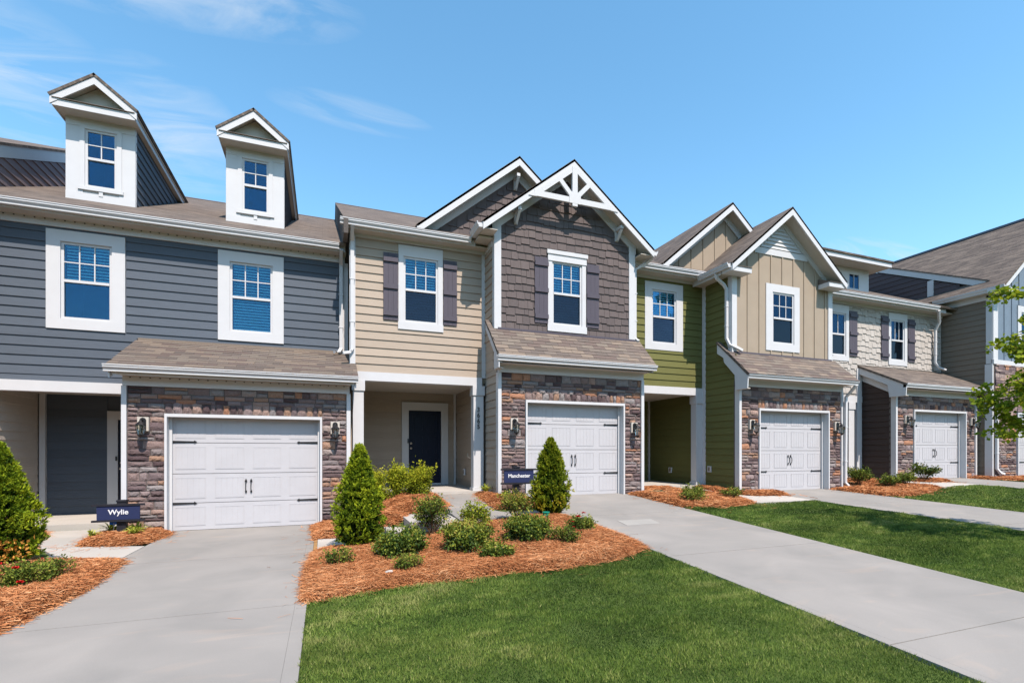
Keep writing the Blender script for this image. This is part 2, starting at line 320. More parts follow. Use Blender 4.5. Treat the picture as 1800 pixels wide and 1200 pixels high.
def np_mesh(name, V, F, m, tint=None, parent=None, kind=None, loc=None):
    """V (n,3), F (k,4|3) arrays -> one object"""
    off = rootof(parent) if parent else Vector(loc or (0, 0, 0))
    V = V-np.array(off); k = F.shape[1]
    me = bpy.data.meshes.new(name); me.vertices.add(len(V)); me.vertices.foreach_set('co', V.astype(np.float32).ravel())
    me.loops.add(F.size); me.loops.foreach_set('vertex_index', F.astype(np.int32).ravel())
    me.polygons.add(len(F)); me.polygons.foreach_set('loop_start', np.arange(0, F.size, k, dtype=np.int32))
    if tint is not None:
        a = me.attributes.new('tint', 'FLOAT', 'FACE'); a.data.foreach_set('value', np.asarray(tint, dtype=np.float32))
    me.update(calc_edges=True); me.materials.append(m)
    o = bpy.data.objects.new(name, me); C.objects.link(o)
    if parent: o.parent = parent
    elif loc: o.location = loc
    if kind: o['kind'] = kind
    return o

# ------------------------------------------------------------------ ground shape
def sst(x): x = np.clip(x, 0, 1); return x*x*(3-2*x)
def hg(X, Y):
    X = np.asarray(X, float); Y = np.asarray(Y, float)
    g1 = 0*Y; g2 = .46-.0621*(10.2-Y); g3 = .44-.0407*(9.7-Y); g4 = .617-.035*(9.85-Y)
    wf = sst((X+.1)/4.1); wb = sst((X-.35)/1.3); k = sst((Y-8.2)/.7); w1 = wf*(1-k)+wb*k
    a = g1*(1-w1)+g2*w1
    w2 = sst((X-6.9)/3.4); a = np.where(X > 6.9, g2*(1-w2)+g3*w2, a)
    w3 = sst((X-13.1)/3.4); a = np.where(X > 13.1, g3*(1-w3)+g4*w3, a)
    # behind the house line and behind the camera the ground simply goes on
    return a
def inpoly(poly, X, Y):
    X = np.asarray(X); Y = np.asarray(Y); r = np.zeros(X.shape, bool); n = len(poly); j = n-1
    for i in range(n):
        xi, yi = poly[i]; xj, yj = poly[j]
        c = ((yi > Y) != (yj > Y)) & (X < (xj-xi)*(Y-yi)/((yj-yi) or 1e-9)+xi); r ^= c; j = i
    return r
def edgedist(poly, X, Y):
    d = np.full(np.shape(X), 1e9); n = len(poly)
    for i in range(n):
        ax, ay = poly[i]; bx, by = poly[(i+1) % n]; L2 = (bx-ax)**2+(by-ay)**2+1e-12
        t = np.clip(((X-ax)*(bx-ax)+(Y-ay)*(by-ay))/L2, 0, 1); d = np.minimum(d, np.hypot(X-ax-t*(bx-ax), Y-ay-t*(by-ay)))
    return d
def vnoise(X, Y, s, seed=0):
    """cheap smooth 2-d noise"""
    X = np.asarray(X)*s+seed*17.3; Y = np.asarray(Y)*s+seed*9.1
    xi = np.floor(X).astype(int); yi = np.floor(Y).astype(int); fx = sst(X-xi); fy = sst(Y-yi)
    def h(a, b): v = np.sin(a*127.1+b*311.7+seed*74.7)*43758.5453; return v-np.floor(v)
    return (h(xi, yi)*(1-fx)+h(xi+1, yi)*fx)*(1-fy)+(h(xi, yi+1)*(1-fx)+h(xi+1, yi+1)*fx)*fy

xs = np.concatenate([[-900, -300, -100, -50, -25, -15], np.arange(-10, 26.01, .3), [30, 40, 60, 120, 300, 900]])
ys = np.concatenate([[-900, -300, -100, -40, -20, -12], np.arange(-8, 13.6, .3), [14, 20, 40, 120, 300, 900]])
GX, GY = np.meshgrid(xs, ys); GZ = hg(np.clip(GX, -8, 24), np.clip(GY, -6, 12))-.035
nx = len(xs); ny = len(ys)
idx = np.arange(nx*ny).reshape(ny, nx)
F = np.stack([idx[:-1, :-1], idx[:-1, 1:], idx[1:, 1:], idx[1:, :-1]], -1).reshape(-1, 4)
np_mesh('ground', np.stack([GX, GY, GZ], -1).reshape(-1, 3), F, LAWNB, kind='structure')

# added ridge, unseen behind the viewer; blocks low sky light to deepen porch shade
hx = np.linspace(-260, 300, 90); hy = np.linspace(-46, -110, 14)
HX, HY = np.meshgrid(hx, hy); k_ = sst((-46-HY)/26)
HZ = -.4+k_*(13.0+4.5*vnoise(HX, HY, .05, 21)+3.0*vnoise(HX, HY, .16, 22)+1.6*vnoise(HX, HY, .45, 23))
ix = np.arange(HX.size).reshape(HX.shape); F = np.stack([ix[:-1, :-1], ix[1:, :-1], ix[1:, 1:], ix[:-1, 1:]], -1).reshape(-1, 4)
SHADE_RIDGE = mat('added_ridge_green', (.050, .075, .022), .95, .5, nscale=.25, bump=1.0, spec=.02)
np_mesh('added_shade_ridge', np.stack([HX, HY, HZ], -1).reshape(-1, 3), F, SHADE_RIDGE, kind='structure')

# paved surfaces: slabs that follow the ground, joints between them
def slab(name, parent, x0, x1, y0, y1, m, top=.0, th=.1, ztop=None):
    n = max(2, int((y1-y0)/.4)+1); k = max(2, int((x1-x0)/.4)+1)
    X, Y = np.meshgrid(np.linspace(x0, x1, k), np.linspace(y0, y1, n)); Z = (hg(X, Y)+top) if ztop is None else X*0+ztop
    b = MB(); b.v = [tuple(p) for p in np.stack([X, Y, Z], -1).reshape(-1, 3)]
    ix = np.arange(n*k).reshape(n, k)
    b.f = [tuple(q) for q in np.stack([ix[:-1, :-1], ix[:-1, 1:], ix[1:, 1:], ix[1:, :-1]], -1).reshape(-1, 4)]
    ring = list(ix[0])+list(ix[1:, -1])+list(ix[-1, ::-1][1:])+list(ix[::-1, 0][1:-1]); m0 = len(b.v)
    b.v += [(b.v[i][0], b.v[i][1], b.v[i][2]-th) for i in ring]; L = len(ring)
    b.f += [(ring[i], ring[(i+1) % L], m0+(i+1) % L, m0+i) for i in range(L)]
    return build(b, name, m, parent, normals=False)
def driveway(x0, x1, yg, joints, label):
    r = root('driveway', ((x0+x1)/2, yg, float(hg((x0+x1)/2, yg))), label, None); r['kind'] = 'structure'
    if 'category' in r: del r['category']
    ys_ = [yg]+joints
    for a, b_ in zip(ys_[:-1], ys_[1:]):
        slab('concrete_slab', r, x0+.105, x1-.105, b_+.006, a-.006, CONC)
        slab('edge_strip', r, x0, x0+.1035, b_+.006, a-.006, CONC); slab('edge_strip', r, x1-.1035, x1, b_+.006, a-.006, CONC)
    return r
driveway(-2.62, -.16, 10.86, [7.87, 5.24, 2.4, -.6, -3.5], 'pale concrete driveway leading to the nearest garage on the left')
driveway(4.09, 6.82, 10.36, [7.9, 5.2, 2.56, -.4, -3.5], 'pale concrete driveway running diagonally across the lawn')
driveway(10.37, 12.95, 9.86, [7.4, 4.9, 2.4, 0, -3.5], 'pale concrete driveway of the green house')
driveway(16.85, 19.42, 10.0, [7.4, 4.8, 2.2, -3.5], 'far pale concrete driveway at the right')
b = MB()
X0, X1, Y0, Y1 = 4.68, 5.36, 6.98, 7.36
b.prism([(4.66, 6.97), (5.32, 6.97), (5.40, 7.35), (4.72, 7.37)], 'z', 0, 0.004); b.v = [(x, y, z+float(hg(x, y))+.001) for x, y, z in b.v]
pt = build(b, 'concrete_patch', PATCH); tag(pt, kind='structure')

def poly_slab(name, poly, z, m, th=.12, label=None, parent=None, follow=True):
    b = MB(); b.prism(poly, 'z', 0, 1)
    n = len(poly); b.v = [(x, y, ((float(hg(x, y))+z) if follow else z)-(th if q == 0 else 0)) for (x, y, q) in b.v]
    o = build(b, name, m, parent)
    if not parent: o['kind'] = 'structure'
    if label: o['label'] = label
    return o
poly_slab('walkway', [(-3.40, 11.6), (-4.75, 11.6), (-4.6, 10.9), (-4.2, 9.9), (-3.66, 9.0), (-3.66, 8.15), (-3.64, 9.62), (-3.80, 10.5), (-3.55, 11.3)], .0, CONC2, label='pale concrete path to the shaded porch at the left')
poly_slab('walkway', [(-3.655, 8.0), (-2.63, 7.9), (-2.63, 9.30), (-3.635, 9.62)], .001, CONC2, label='pale path slab beside the left driveway')
# cross walk with steps between the first two driveways
cw = root('walkway', (1.5, 8.5, .02), 'pale concrete cross walk with two steps between the driveways', None); cw['kind'] = 'structure'
def cbox(name, x0, x1, y0, y1, z0, z1, m, parent): b = MB(); b.box(x0, x1, y0, y1, z0, z1); return build(b, name, m, parent)
cbox('concrete_slab', -.10, .955, 7.93, 8.87, -.1, .02, CONC2, cw); cbox('expansion_joint', -.155, -.105, 7.93, 10.6, -.1, .012, JOINT, cw)
cbox('step', .96, 1.285, 8.03, 8.93, -.1, .18, CONC2, cw); cbox('step', 1.29, 2.10, 8.03, 9.13, -.1, .34, CONC2, cw)
b = MB(); b.prism([(2.112, 8.03), (3.3, 8.1), (4.07, 8.12), (4.07, 8.98), (3.12, 9.02), (3.12, 10.0), (3.22, 11.05), (2.32, 11.05), (2.24, 10.2), (2.112, 9.2)], 'z', .1, .34)
b.v = [(x, y, (z if z < .2 else (.34 if y < 9.1 else float(hg(3.0, y))+.008))) for x, y, z in b.v]; build(b, 'concrete_slab', CONC, cw)
poly_slab('walkway', [(8.6, 11.0), (8.6, 10.4), (8.93, 9.45), (9.05, 9.0), (8.75, 8.18), (9.28, 8.11), (10.35, 8.08), (10.35, 8.83), (9.57, 8.98), (9.38, 9.2), (9.3, 10.1), (9.4, 11.0)], .012, CONC2, label='narrow pale path to the green house porch')
poly_slab('walkway', [(15.45, 10.8), (15.5, 9.53), (15.26, 8.78), (15.45, 8.3), (16.83, 8.2), (16.83, 8.9), (16.14, 9.05), (15.9, 9.65), (16.0, 10.2), (15.93, 10.8)], .012, CONC2, label='narrow pale path to the porch of the cream shingled house')

# ------------------------------------------------------------------ pine straw beds
NTOT = [0]
def straw_bed(poly, dens, label, width=.0015, rise=.055, over=.055):
    P = np.array(poly); x0, y0 = P.min(0)-.05; x1, y1 = P.max(0)+.05; st = .07
    # sheet
    gx = np.arange(x0, x1, st); gy = np.arange(y0, y1, st); X, Y = np.meshgrid(gx, gy)
    ins = inpoly(poly, X, Y); d = edgedist(poly, X, Y)
    Z = hg(X, Y)+np.where(ins, np.minimum(d*.45, rise)*(.7+.6*vnoise(X, Y, 3, 1)), -np.minimum(d*.8, .05))+.006+.02*(vnoise(X, Y, 9, 2)-.5)*ins
    ix = np.arange(X.size).reshape(X.shape); c = np.stack([ix[:-1, :-1], ix[:-1, 1:], ix[1:, 1:], ix[1:, :-1]], -1).reshape(-1, 4)
    ok = (ins | (d < .05)).ravel(); c = c[ok[c].all(1)]
    V = np.stack([X, Y, Z], -1).reshape(-1, 3); used = np.unique(c); rm = -np.ones(len(V), int); rm[used] = np.arange(len(used)); V = V[used]; c = rm[c]
    tint = np.random.rand(len(c))
    o = np_mesh('pine_straw_sheet', V, c, STRAWSHEET, tint, kind='stuff'); 
    # needles
    area = (x1-x0)*(y1-y0); n = int(area*dens*1.15)
    x = np.random.uniform(x0-over, x1+over, n); y = np.random.uniform(y0-over, y1+over, n)
    i = inpoly(poly, x, y); dd = edgedist(poly, x, y); keep = i | (np.random.rand(n) < np.exp(-dd/over*2.2)*.55*(dd < over*1.6)); x = x[keep]; y = y[keep]; i = i[keep]; dd = dd[keep]; n = len(x)
    z = hg(x, y)+np.where(i, np.minimum(dd*.45, rise)*(.7+.6*vnoise(x, y, 3, 1)), 0)+.004+np.random.rand(n)**1.5*.035*np.where(i, 1, .3)
    m_ = 2600; xs2 = np.random.uniform(x0-.6, x1+.6, m_); ys2 = np.random.uniform(y0-.6, y1+.6, m_); d2 = edgedist(poly, xs2, ys2); ok2 = ~inpoly(poly, xs2, ys2) & (np.random.rand(m_) < .8*np.exp(-d2/.13))
    x = np.concatenate([x, xs2[ok2]]); y = np.concatenate([y, ys2[ok2]]); z = np.concatenate([z, hg(xs2[ok2], ys2[ok2])+.006]); i = np.concatenate([i, np.zeros(ok2.sum(), bool)]); n = len(x)
    clump = (vnoise(x, y, 2.2, 5)-.5)*3; a = np.random.uniform(0, PI, n)+clump; L = np.random.uniform(.035, .085, n); cv = np.random.uniform(-.6, .6, n)
    til = np.random.normal(0, .16, n)
    pts = []
    for t in (-1, 0, 1):
        aa = a+cv*t*.5; pts.append(np.stack([x+np.cos(aa)*L*t, y+np.sin(aa)*L*t, z+til*L*t+.006*(1-abs(t))], -1))
    w = np.stack([-np.sin(a), np.cos(a), np.random.normal(0, .5, n)], -1)*(width*(1+.5*np.random.rand(n)))[:, None]
    for p in pts: p[:, 2] = np.maximum(p[:, 2], hg(p[:, 0], p[:, 1])+.004)
    V2 = np.concatenate([pts[0]-w, pts[0]+w, pts[1]-w, pts[1]+w, pts[2]-w, pts[2]+w]); k = np.arange(n)
    F2 = np.concatenate([np.stack([k, k+n, k+3*n, k+2*n], -1), np.stack([k+2*n, k+3*n, k+5*n, k+4*n], -1)])
    tt = np.clip(np.random.beta(2.2, 2.0, n)+.25*(vnoise(x, y, 1.6, 3)-.5), 0, 1)
    o2 = np_mesh('pine_straw', V2, F2, STRAW, np.concatenate([tt, tt]), kind='stuff'); NTOT[0] += n
    tag(o2, label, 'pine straw'); tag(o, label.replace('loose ', 'matted '), 'pine straw')
frontA = [(-.19, 5.27), (.16, 5.36), (.75, 5.48), (1.36, 5.39), (2.03, 5.36), (2.68, 5.21), (3.37, 5.31), (4.06, 5.64)]
bedA = frontA+[(4.08, 6.6), (4.05, 7.4), (3.98, 7.95), (3.5, 8.08), (2.1, 8.0), (1.29, 8.0), (1.27, 7.98), (.95, 8.0), (.6, 7.95), (.05, 7.9), (-.12, 7.8), (-.20, 6.9)]
straw_bed(bedA, 13000, 'loose orange pine straw in the planted bed between the first two driveways')
bedB = [(-.13, 8.9), (.93, 8.80), (1.33, 8.80), (1.36, 9.14), (2.1, 9.14), (2.26, 9.5), (2.26, 10.3), (2.3, 11.02), (.6, 11.02), (.5, 10.62), (-.2, 10.62)]
straw_bed(bedB, 9000, 'loose orange pine straw behind the steps', width=.0024, rise=.1)
bedC = [(3.13, 9.05), (4.08, 9.02), (4.1, 10.14), (3.6, 10.14), (3.48, 10.9), (3.25, 10.9), (3.14, 10.0)]
straw_bed(bedC, 9000, 'loose orange pine straw at the foot of the house number post', width=.0024, rise=.12)
bedD = [(-3.55, 9.62), (-3.72, 10.4), (-3.5, 10.95), (-3.33, 10.62), (-2.62, 10.64), (-2.58, 10.3), (-2.70, 9.55), (-3.0, 9.42)]
straw_bed(bedD, 9000, 'loose orange pine straw around the left sign post', width=.0024, rise=.08)
bedE = [(-2.5, 5.1), (-2.38, 6.5), (-2.5, 8.05), (-3.0, 8.2), (-3.66, 8.3), (-4.1, 9.4), (-4.5, 10.6), (-4.75, 11.5), (-8, 11.5), (-8, 1), (-2.75, 1), (-2.6, 3.5)]
straw_bed(bedE, 8000, 'loose orange pine straw left of the nearest driveway', width=.0022)
bedG = [(6.84, 10.14), (7.3, 10.2), (7.35, 10.95), (8.6, 10.95), (8.58, 10.4), (8.9, 9.45), (9.0, 9.0), (8.72, 8.2), (8.3, 8.08), (7.69, 8.05), (6.86, 8.30)]
straw_bed(bedG, 3600, 'loose orange pine straw left of the green house path', width=.003)
bedG2 = [(9.42, 10.95), (9.33, 10.1), (9.42, 9.3), (9.6, 9.03), (10.5, 8.86), (10.75, 9.3), (10.40, 9.62), (9.8, 9.62), (9.8, 10.9)]
straw_bed(bedG2, 3600, 'loose orange pine straw right of the green house path', width=.003)
bedH = [(12.97, 9.6), (13.45, 9.64), (13.5, 10.7), (15.42, 10.7), (15.45, 9.55), (15.22, 8.8), (15.38, 8.35), (14.33, 8.05), (13.31, 8.02), (12.97, 8.2)]
straw_bed(bedH, 2200, 'loose orange pine straw left of the cream house path', width=.004)
bedH2 = [(15.99, 10.5), (16.05, 10.2), (15.95, 9.65), (16.18, 9.1), (17.0, 8.95), (17.3, 9.3), (16.9, 9.78), (15.98, 9.8)]
straw_bed(bedH2, 2200, 'loose orange pine straw right of the cream house path', width=.004)
bedI = [(19.44, 9.8), (19.46, 9.1), (20.1, 8.6), (22.8, 8.5), (22.8, 9.4), (20.1, 9.4), (20.0, 9.8)]
straw_bed(bedI, 1200, 'loose orange pine straw at the far right house', width=.004)

# ------------------------------------------------------------------ lawn
front3 = [(6.84, 8.30), (7.69, 8.05), (8.3, 8.08), (8.75, 8.16), (9.28, 8.09), (10.35, 8.06)]
front4 = [(12.97, 8.2), (13.31, 8.02), (14.33, 8.05), (15.38, 8.33), (16.83, 8.18)]
lawns = [([(-.14, -1), (-.16, 5.25)]+frontA[1:]+[(4.07, 5.6), (4.07, -1)], 'short green lawn in the foreground between two driveways'),
         ([(6.84, -1)]+front3+[(10.35, -1)], 'short green lawn in front of the green house'),
         ([(12.97, -1)]+front4+[(16.83, -1)], 'short green lawn in front of the cream shingled house'),
         ([(19.44, -1), (19.44, 9.1), (20.1, 8.6), (24, 8.5), (24, -1)], 'short green lawn at the far right')]
def lawn(poly, label):
    P = np.array(poly); x0, y0 = P.min(0); x1, y1 = P.max(0); y0 = max(y0, .6)
    Vs = []; Fs = []; Ts = []; base = 0
    for (ya, yb, dens, w, h) in ((.6, 2.6, 11000, .0028, .026), (2.6, 4.2, 9500, .0034, .026), (4.2, 6.2, 6500, .0046, .027), (6.2, 12, 3200, .0070, .028)):
        if x0 > 8: dens *= .45; w *= 1.6
        ya = max(ya, y0); yb = min(yb, y1+.1)
        if yb <= ya: continue
        n = int((x1-x0)*(yb-ya)*dens*1.25); x = np.random.uniform(x0, x1, n); y = np.random.uniform(ya, yb, n)
        # only what lies inside the lens' reach is worth blades
        tt = x*.3535+y*.9355; uu = x*.9355-y*.3535; vis = (tt > 1.3) & (uu > -1.9*tt) & (uu < 1.9*tt)
        lump = .6*vnoise(x, y*2.2, 2.4, 11)+.4*vnoise(x, y*2.0, 6.0, 14); keep = inpoly(poly, x+np.random.normal(0, .013, n), y+np.random.normal(0, .02, n)) & vis & (np.random.rand(n) < .62+.5*lump); x = x[keep]; y = y[keep]; lump = lump[keep]; n = len(x)
        fine = vnoise(x, y, 11, 12); big = vnoise(x, y*1.5, .9, 13)
        z = hg(x, y)-.012+.016*lump; a = np.random.uniform(0, 2*PI, n)
        hh = h*(.30+.95*lump+.30*fine)*np.random.uniform(.6, 1.25, n); lean = np.random.uniform(.1, 1.0, n)*hh; la = np.random.uniform(0, 2*PI, n)
        ww = w*np.random.uniform(.7, 1.3, n)
        dx = np.cos(a)*ww; dy = np.sin(a)*ww
        A = np.stack([x-dx, y-dy, z], -1); B = np.stack([x+dx, y+dy, z], -1)
        T = np.stack([x+np.cos(la)*lean, y+np.sin(la)*lean, z+hh], -1)
        k = np.arange(n)+base; Vs += [A, B, T]; Fs.append(np.stack([k, k+n, k+2*n], -1)); base += 3*n
        Ts.append(np.clip(-.12+.85*lump+.26*fine+.50*(big-.5)+np.random.normal(0, .13, n)+(np.random.rand(n) < .03)*.5, 0, 1))
    if not Vs: return
    o = np_mesh('lawn_grass', np.concatenate(Vs), np.concatenate(Fs), GRASS, np.concatenate(Ts), kind='stuff'); tag(o, label, 'lawn')
    NTOT[0] += base//3
for p, l in lawns: lawn(p, l)

# ------------------------------------------------------------------ house pieces
def wall_holes(mb, x0, x1, z0, z1, y0, y1, holes, axis='y'):
    """a wall slab in front view with rectangular openings (a0,a1,b0,b1)"""
    xs_ = sorted({x0, x1, *[min(max(v, x0), x1) for h in holes for v in h[:2]]}); zs_ = sorted({z0, z1, *[min(max(v, z0), z1) for h in holes for v in h[2:]]})
    for a, b_ in zip(xs_[:-1], xs_[1:]):
        run = None
        for c, d in zip(zs_[:-1], zs_[1:]):
            cx, cz = (a+b_)/2, (c+d)/2
            if any(h[0] < cx < h[1] and h[2] < cz < h[3] for h in holes):
                if run: _wb(mb, axis, a, b_, y0, y1, *run); run = None
            else: run = (run[0], d) if run else (c, d)
        if run: _wb(mb, axis, a, b_, y0, y1, *run)
def _wb(mb, axis, a, b_, y0, y1, c, d):
    if axis == 'y': mb.box(a, b_, y0, y1, c, d)
    else: mb.box(y0, y1, a, b_, c, d)
def siding(parent, m, x0, x1, z0, z1, Y, holes=(), expo=.178, axis='y', xl=None, xr=None, sgn=-1, name='siding_board', phase=0.0, minw=.04):
    """lap boards. axis 'y': wall facing -Y (Y is the wall face); axis 'x': wall facing sgn*X, x0..x1 run along Y"""
    z = z0-phase; rnd = random.Random(int(x0*100)+int(z0*10))
    while z < z1-.01:
        za = max(z, z0); zb = min(z+expo, z1); z += expo
        if zb-za < .015: continue
        cuts = sorted({za, zb, *[h[2] for h in holes if za+.004 < h[2] < zb-.004], *[h[3] for h in holes if za+.004 < h[3] < zb-.004]})
        for a, b_ in zip(cuts[:-1], cuts[1:]):
            cz = (a+b_)/2; segs = [(x0, x1)]
            for h in holes:
                if h[2] < cz < h[3]:
                    ns = []
                    for s0, s1 in segs:
                        if h[1] <= s0 or h[0] >= s1: ns.append((s0, s1)); continue
                        if h[0] > s0: ns.append((s0, h[0]))
                        if h[1] < s1: ns.append((h[1], s1))
                    segs = ns
            if xl is None and xr is None:      # butt joints at irregular places
                ns = []
                for s0, s1 in segs:
                    while s1-s0 > 3.7: q = s0+rnd.uniform(1.6, 3.6); ns.append((s0, q-.002)); s0 = q
                    ns.append((s0, s1))
                segs = ns
            for s0, s1 in segs:
                l0 = max(s0, xl(a)) if xl else s0; l1 = max(s0, xl(b_)) if xl else s0
                r0_ = min(s1, xr(a)) if xr else s1; r1_ = min(s1, xr(b_)) if xr else s1
                if r0_-l0 < minw and r1_-l1 < minw: continue
                r0_ = max(r0_, l0+.002); r1_ = max(r1_, l1+.002)
                fa = (a-za)/(expo); fb = (b_-za)/expo; pa = .026*(1-fa)+.005*fa; pb = .026*(1-fb)+.005*fb
                if axis == 'y': vs = [(l0, Y-pa, a), (r0_, Y-pa, a), (r1_, Y-pb, b_), (l1, Y-pb, b_), (l0, Y, a), (r0_, Y, a), (r1_, Y, b_), (l1, Y, b_)]
                else: vs = [(Y+sgn*pa, l0, a), (Y+sgn*pa, r0_, a), (Y+sgn*pb, r1_, b_), (Y+sgn*pb, l1, b_), (Y, l0, a), (Y, r0_, a), (Y, r1_, b_), (Y, l1, b_)]
                b = MB(); b.add(vs, [(0, 1, 2, 3), (7, 6, 5, 4), (0, 4, 5, 1), (1, 5, 6, 2), (2, 6, 7, 3), (3, 7, 4, 0)]); build(b, name, m, parent)

_stone = []
def stone_mesh(i):
    if not _stone:
        for k in range(10):
            rnd = random.Random(k+50); b = MB(); nx_, nz_ = 5, 3; grid = []
            for j in range(nz_+1):
                for q in range(nx_+1):
                    x = q/nx_; z = j/nz_; ed = (q in (0, nx_)) or (j in (0, nz_))
                    dy = (0.0 if ed else -.75-.30*rnd.random()) ; x2 = x if q in (0, nx_) else x+rnd.uniform(-.05, .05); z2 = z+ (rnd.uniform(-.05, .05) if j in (0, nz_) else rnd.uniform(-.12, .12))
                    if q == 0: x2 += rnd.uniform(0, .02)
                    grid.append((x2, dy-.45*(rnd.random() if ed else 0), z2))
            W_ = nx_+1; b.v = grid; b.f = [(j*W_+q, j*W_+q+1, (j+1)*W_+q+1, (j+1)*W_+q) for j in range(nz_) for q in range(nx_)]
            ring = list(range(W_))+[j*W_+nx_ for j in range(1, nz_+1)]+[nz_*W_+q for q in range(nx_-1, -1, -1)]+[j*W_ for j in range(nz_-1, 0, -1)]
            m0 = len(b.v); b.v += [(b.v[r][0], 1.0, b.v[r][2]) for r in ring]; L = len(ring)
            b.f += [(ring[(t+1) % L], ring[t], m0+t, m0+(t+1) % L) for t in range(L)]
            me = bpy.data.meshes.new('stone'); me.from_pydata(b.v, [], b.f); me.materials.append(STONE); _stone.append(me)
    return _stone[i % 10]
def stones(parent, x0, x1, z0, z1, Y, holes, seed, cap=300, scale=1.0, soldier=None):
    rnd = random.Random(seed); n = 0; hs = list(holes); J = MB()
    def put(a, b_, c, d):
        nonlocal n
        if n >= cap:
            J.box(a+.005, b_-.005, Y-rnd.uniform(.020, .048), Y, c+.005, d-.005, rnd.random()); return
        g = .005; inst(stone_mesh(rnd.randrange(10)), 'stone', parent, (a+g, Y, c+g), (b_-a-2*g, rnd.uniform(.020, .048), d-c-2*g)); n += 1
    if soldier:
        sx0, sx1, sz0, sz1 = soldier; hs.append(soldier); x = sx0
        while x < sx1-.03:
            w = min(rnd.uniform(.08, .17), sx1-x); w = w if sx1-x-w > .05 else sx1-x
            put(x, x+w, sz0+rnd.uniform(0, .01), sz1+rnd.uniform(-.02, .02)); x += w
    z = z0
    while z < z1-.01:
        h = rnd.choice([.055, .07, .085, .10, .125, .15])*scale
        if z1-z-h < .05: h = z1-z
        cz = z+h/2; segs = [(x0, x1)]
        for hh in hs:
            if hh[2] < cz < hh[3]:
                ns = []
                for s0, s1 in segs:
                    if hh[1] <= s0 or hh[0] >= s1: ns.append((s0, s1)); continue
                    if hh[0] > s0: ns.append((s0, hh[0]))
                    if hh[1] < s1: ns.append((hh[1], s1))
                segs = ns
        for s0, s1 in segs:
            if s1-s0 < .02: continue
            x = s0
            while x < s1-.005:
                w = rnd.uniform(.13, .38)*scale
                if s1-x-w < .09: w = s1-x
                if h > .12*scale and rnd.random() < .3 and w > .15:      # two thin stones in place of one
                    q = z+h*rnd.uniform(.4, .6); put(x, x+w, z, q); put(x, x+w, q, z+h)
                else: put(x, x+w, z, z+h)
                x += w
        z += h
    if J.v: build(J, 'stone', STONET, parent, kind='stuff')

GUT = [(0, 0), (-.085, 0), (-.085, .03), (-.118, .07), (-.118, .098), (-.128, .102), (-.128, .118), (-.105, .118), (-.105, .09), (-.012, .09), (-.012, .118), (0, .118)]
def gutter(parent, x0, x1, y_back, z_bot, dirn='front', s=1.0):
    """K-style gutter whose back is at y_back (front) or, for side gutters, at x = y_back running along Y x0..x1"""
    b = MB()
    if dirn == 'front': b.prism([(y_back+p[0]*s, z_bot+p[1]*s) for p in GUT], 'x', x0, x1)
    elif dirn == 'left': b.prism([(y_back+p[0]*s, z_bot+p[1]*s) for p in GUT], 'y', x0, x1)
    return build(b, 'gutter', WHITE2, parent)
def downspout(parent, pts, w=.075, d=.055):
    b = MB(); b.rtube(pts, w, d); o = build(b, 'downspout', WHITE2, parent)
    for z in (.35, .75):
        k = max(range(len(pts)-1), key=lambda i: (Vector(pts[i+1])-Vector(pts[i])).length); p = Vector(pts[k]).lerp(Vector(pts[k+1]), z)
        c = MB(); c.box(p.x-w*.72, p.x+w*.72, p.y-d*.62, p.y+d*.62, p.z-.012, p.z+.012); build(c, 'strap', WHITE2, o)
    return o
def slabq(parent, name, m, p00, p10, p11, p01, th=.05, down=None):
    """sloped slab: eave-left, eave-right, ridge-right, ridge-left (top face), thickness th downward; UV in metres"""
    P = [Vector(p) for p in (p00, p10, p11, p01)]; n = (P[1]-P[0]).cross(P[3]-P[0]).normalized()
    if n.z < 0: n = -n
    dn = -n*th if down is None else Vector(down)
    off = rootof(parent); vs = [p-off for p in P]+[p+dn-off for p in P]
    fs = [(0, 1, 2, 3), (7, 6, 5, 4), (0, 4, 5, 1), (1, 5, 6, 2), (2, 6, 7, 3), (3, 7, 4, 0)]
    me = bpy.data.meshes.new(name); me.from_pydata([tuple(v) for v in vs], [], fs); me.materials.append(m)
    uv = me.uv_layers.new(name='UVMap'); ex = (P[1]-P[0]).normalized(); ey = n.cross(ex).normalized()
    if ey.z < 0: ey = -ey
    for poly in me.polygons:
        for li in poly.loop_indices:
            v = vs[me.loops[li].vertex_index]+off-P[0]; uv.data[li].uv = (v.dot(ex), v.dot(ey))
    bm = bmesh.new(); bm.from_mesh(me); bmesh.ops.recalc_face_normals(bm, faces=bm.faces); bm.to_mesh(me); bm.free()
    o = bpy.data.objects.new(name, me); C.objects.link(o); o.parent = parent
    return o
_tab = []
def tab_mesh():
    if not _tab:
        b = MB(); b.box(0, 1, 0, 1, -.004, 0); me = bpy.data.meshes.new('roof_shingle')
        me.from_pydata([(0, 0, 0), (1, 0, 0), (1, 1, 0), (0, 1, 0), (0, 0, 1), (1, 0, 1), (1, 1, .15), (0, 1, .15)], [], [(0, 3, 2, 1), (4, 5, 6, 7), (0, 1, 5, 4), (1, 2, 6, 5), (2, 3, 7, 6), (3, 0, 4, 7)])
        me.materials.append(SHTAB); _tab.append(me)
    return _tab[0]
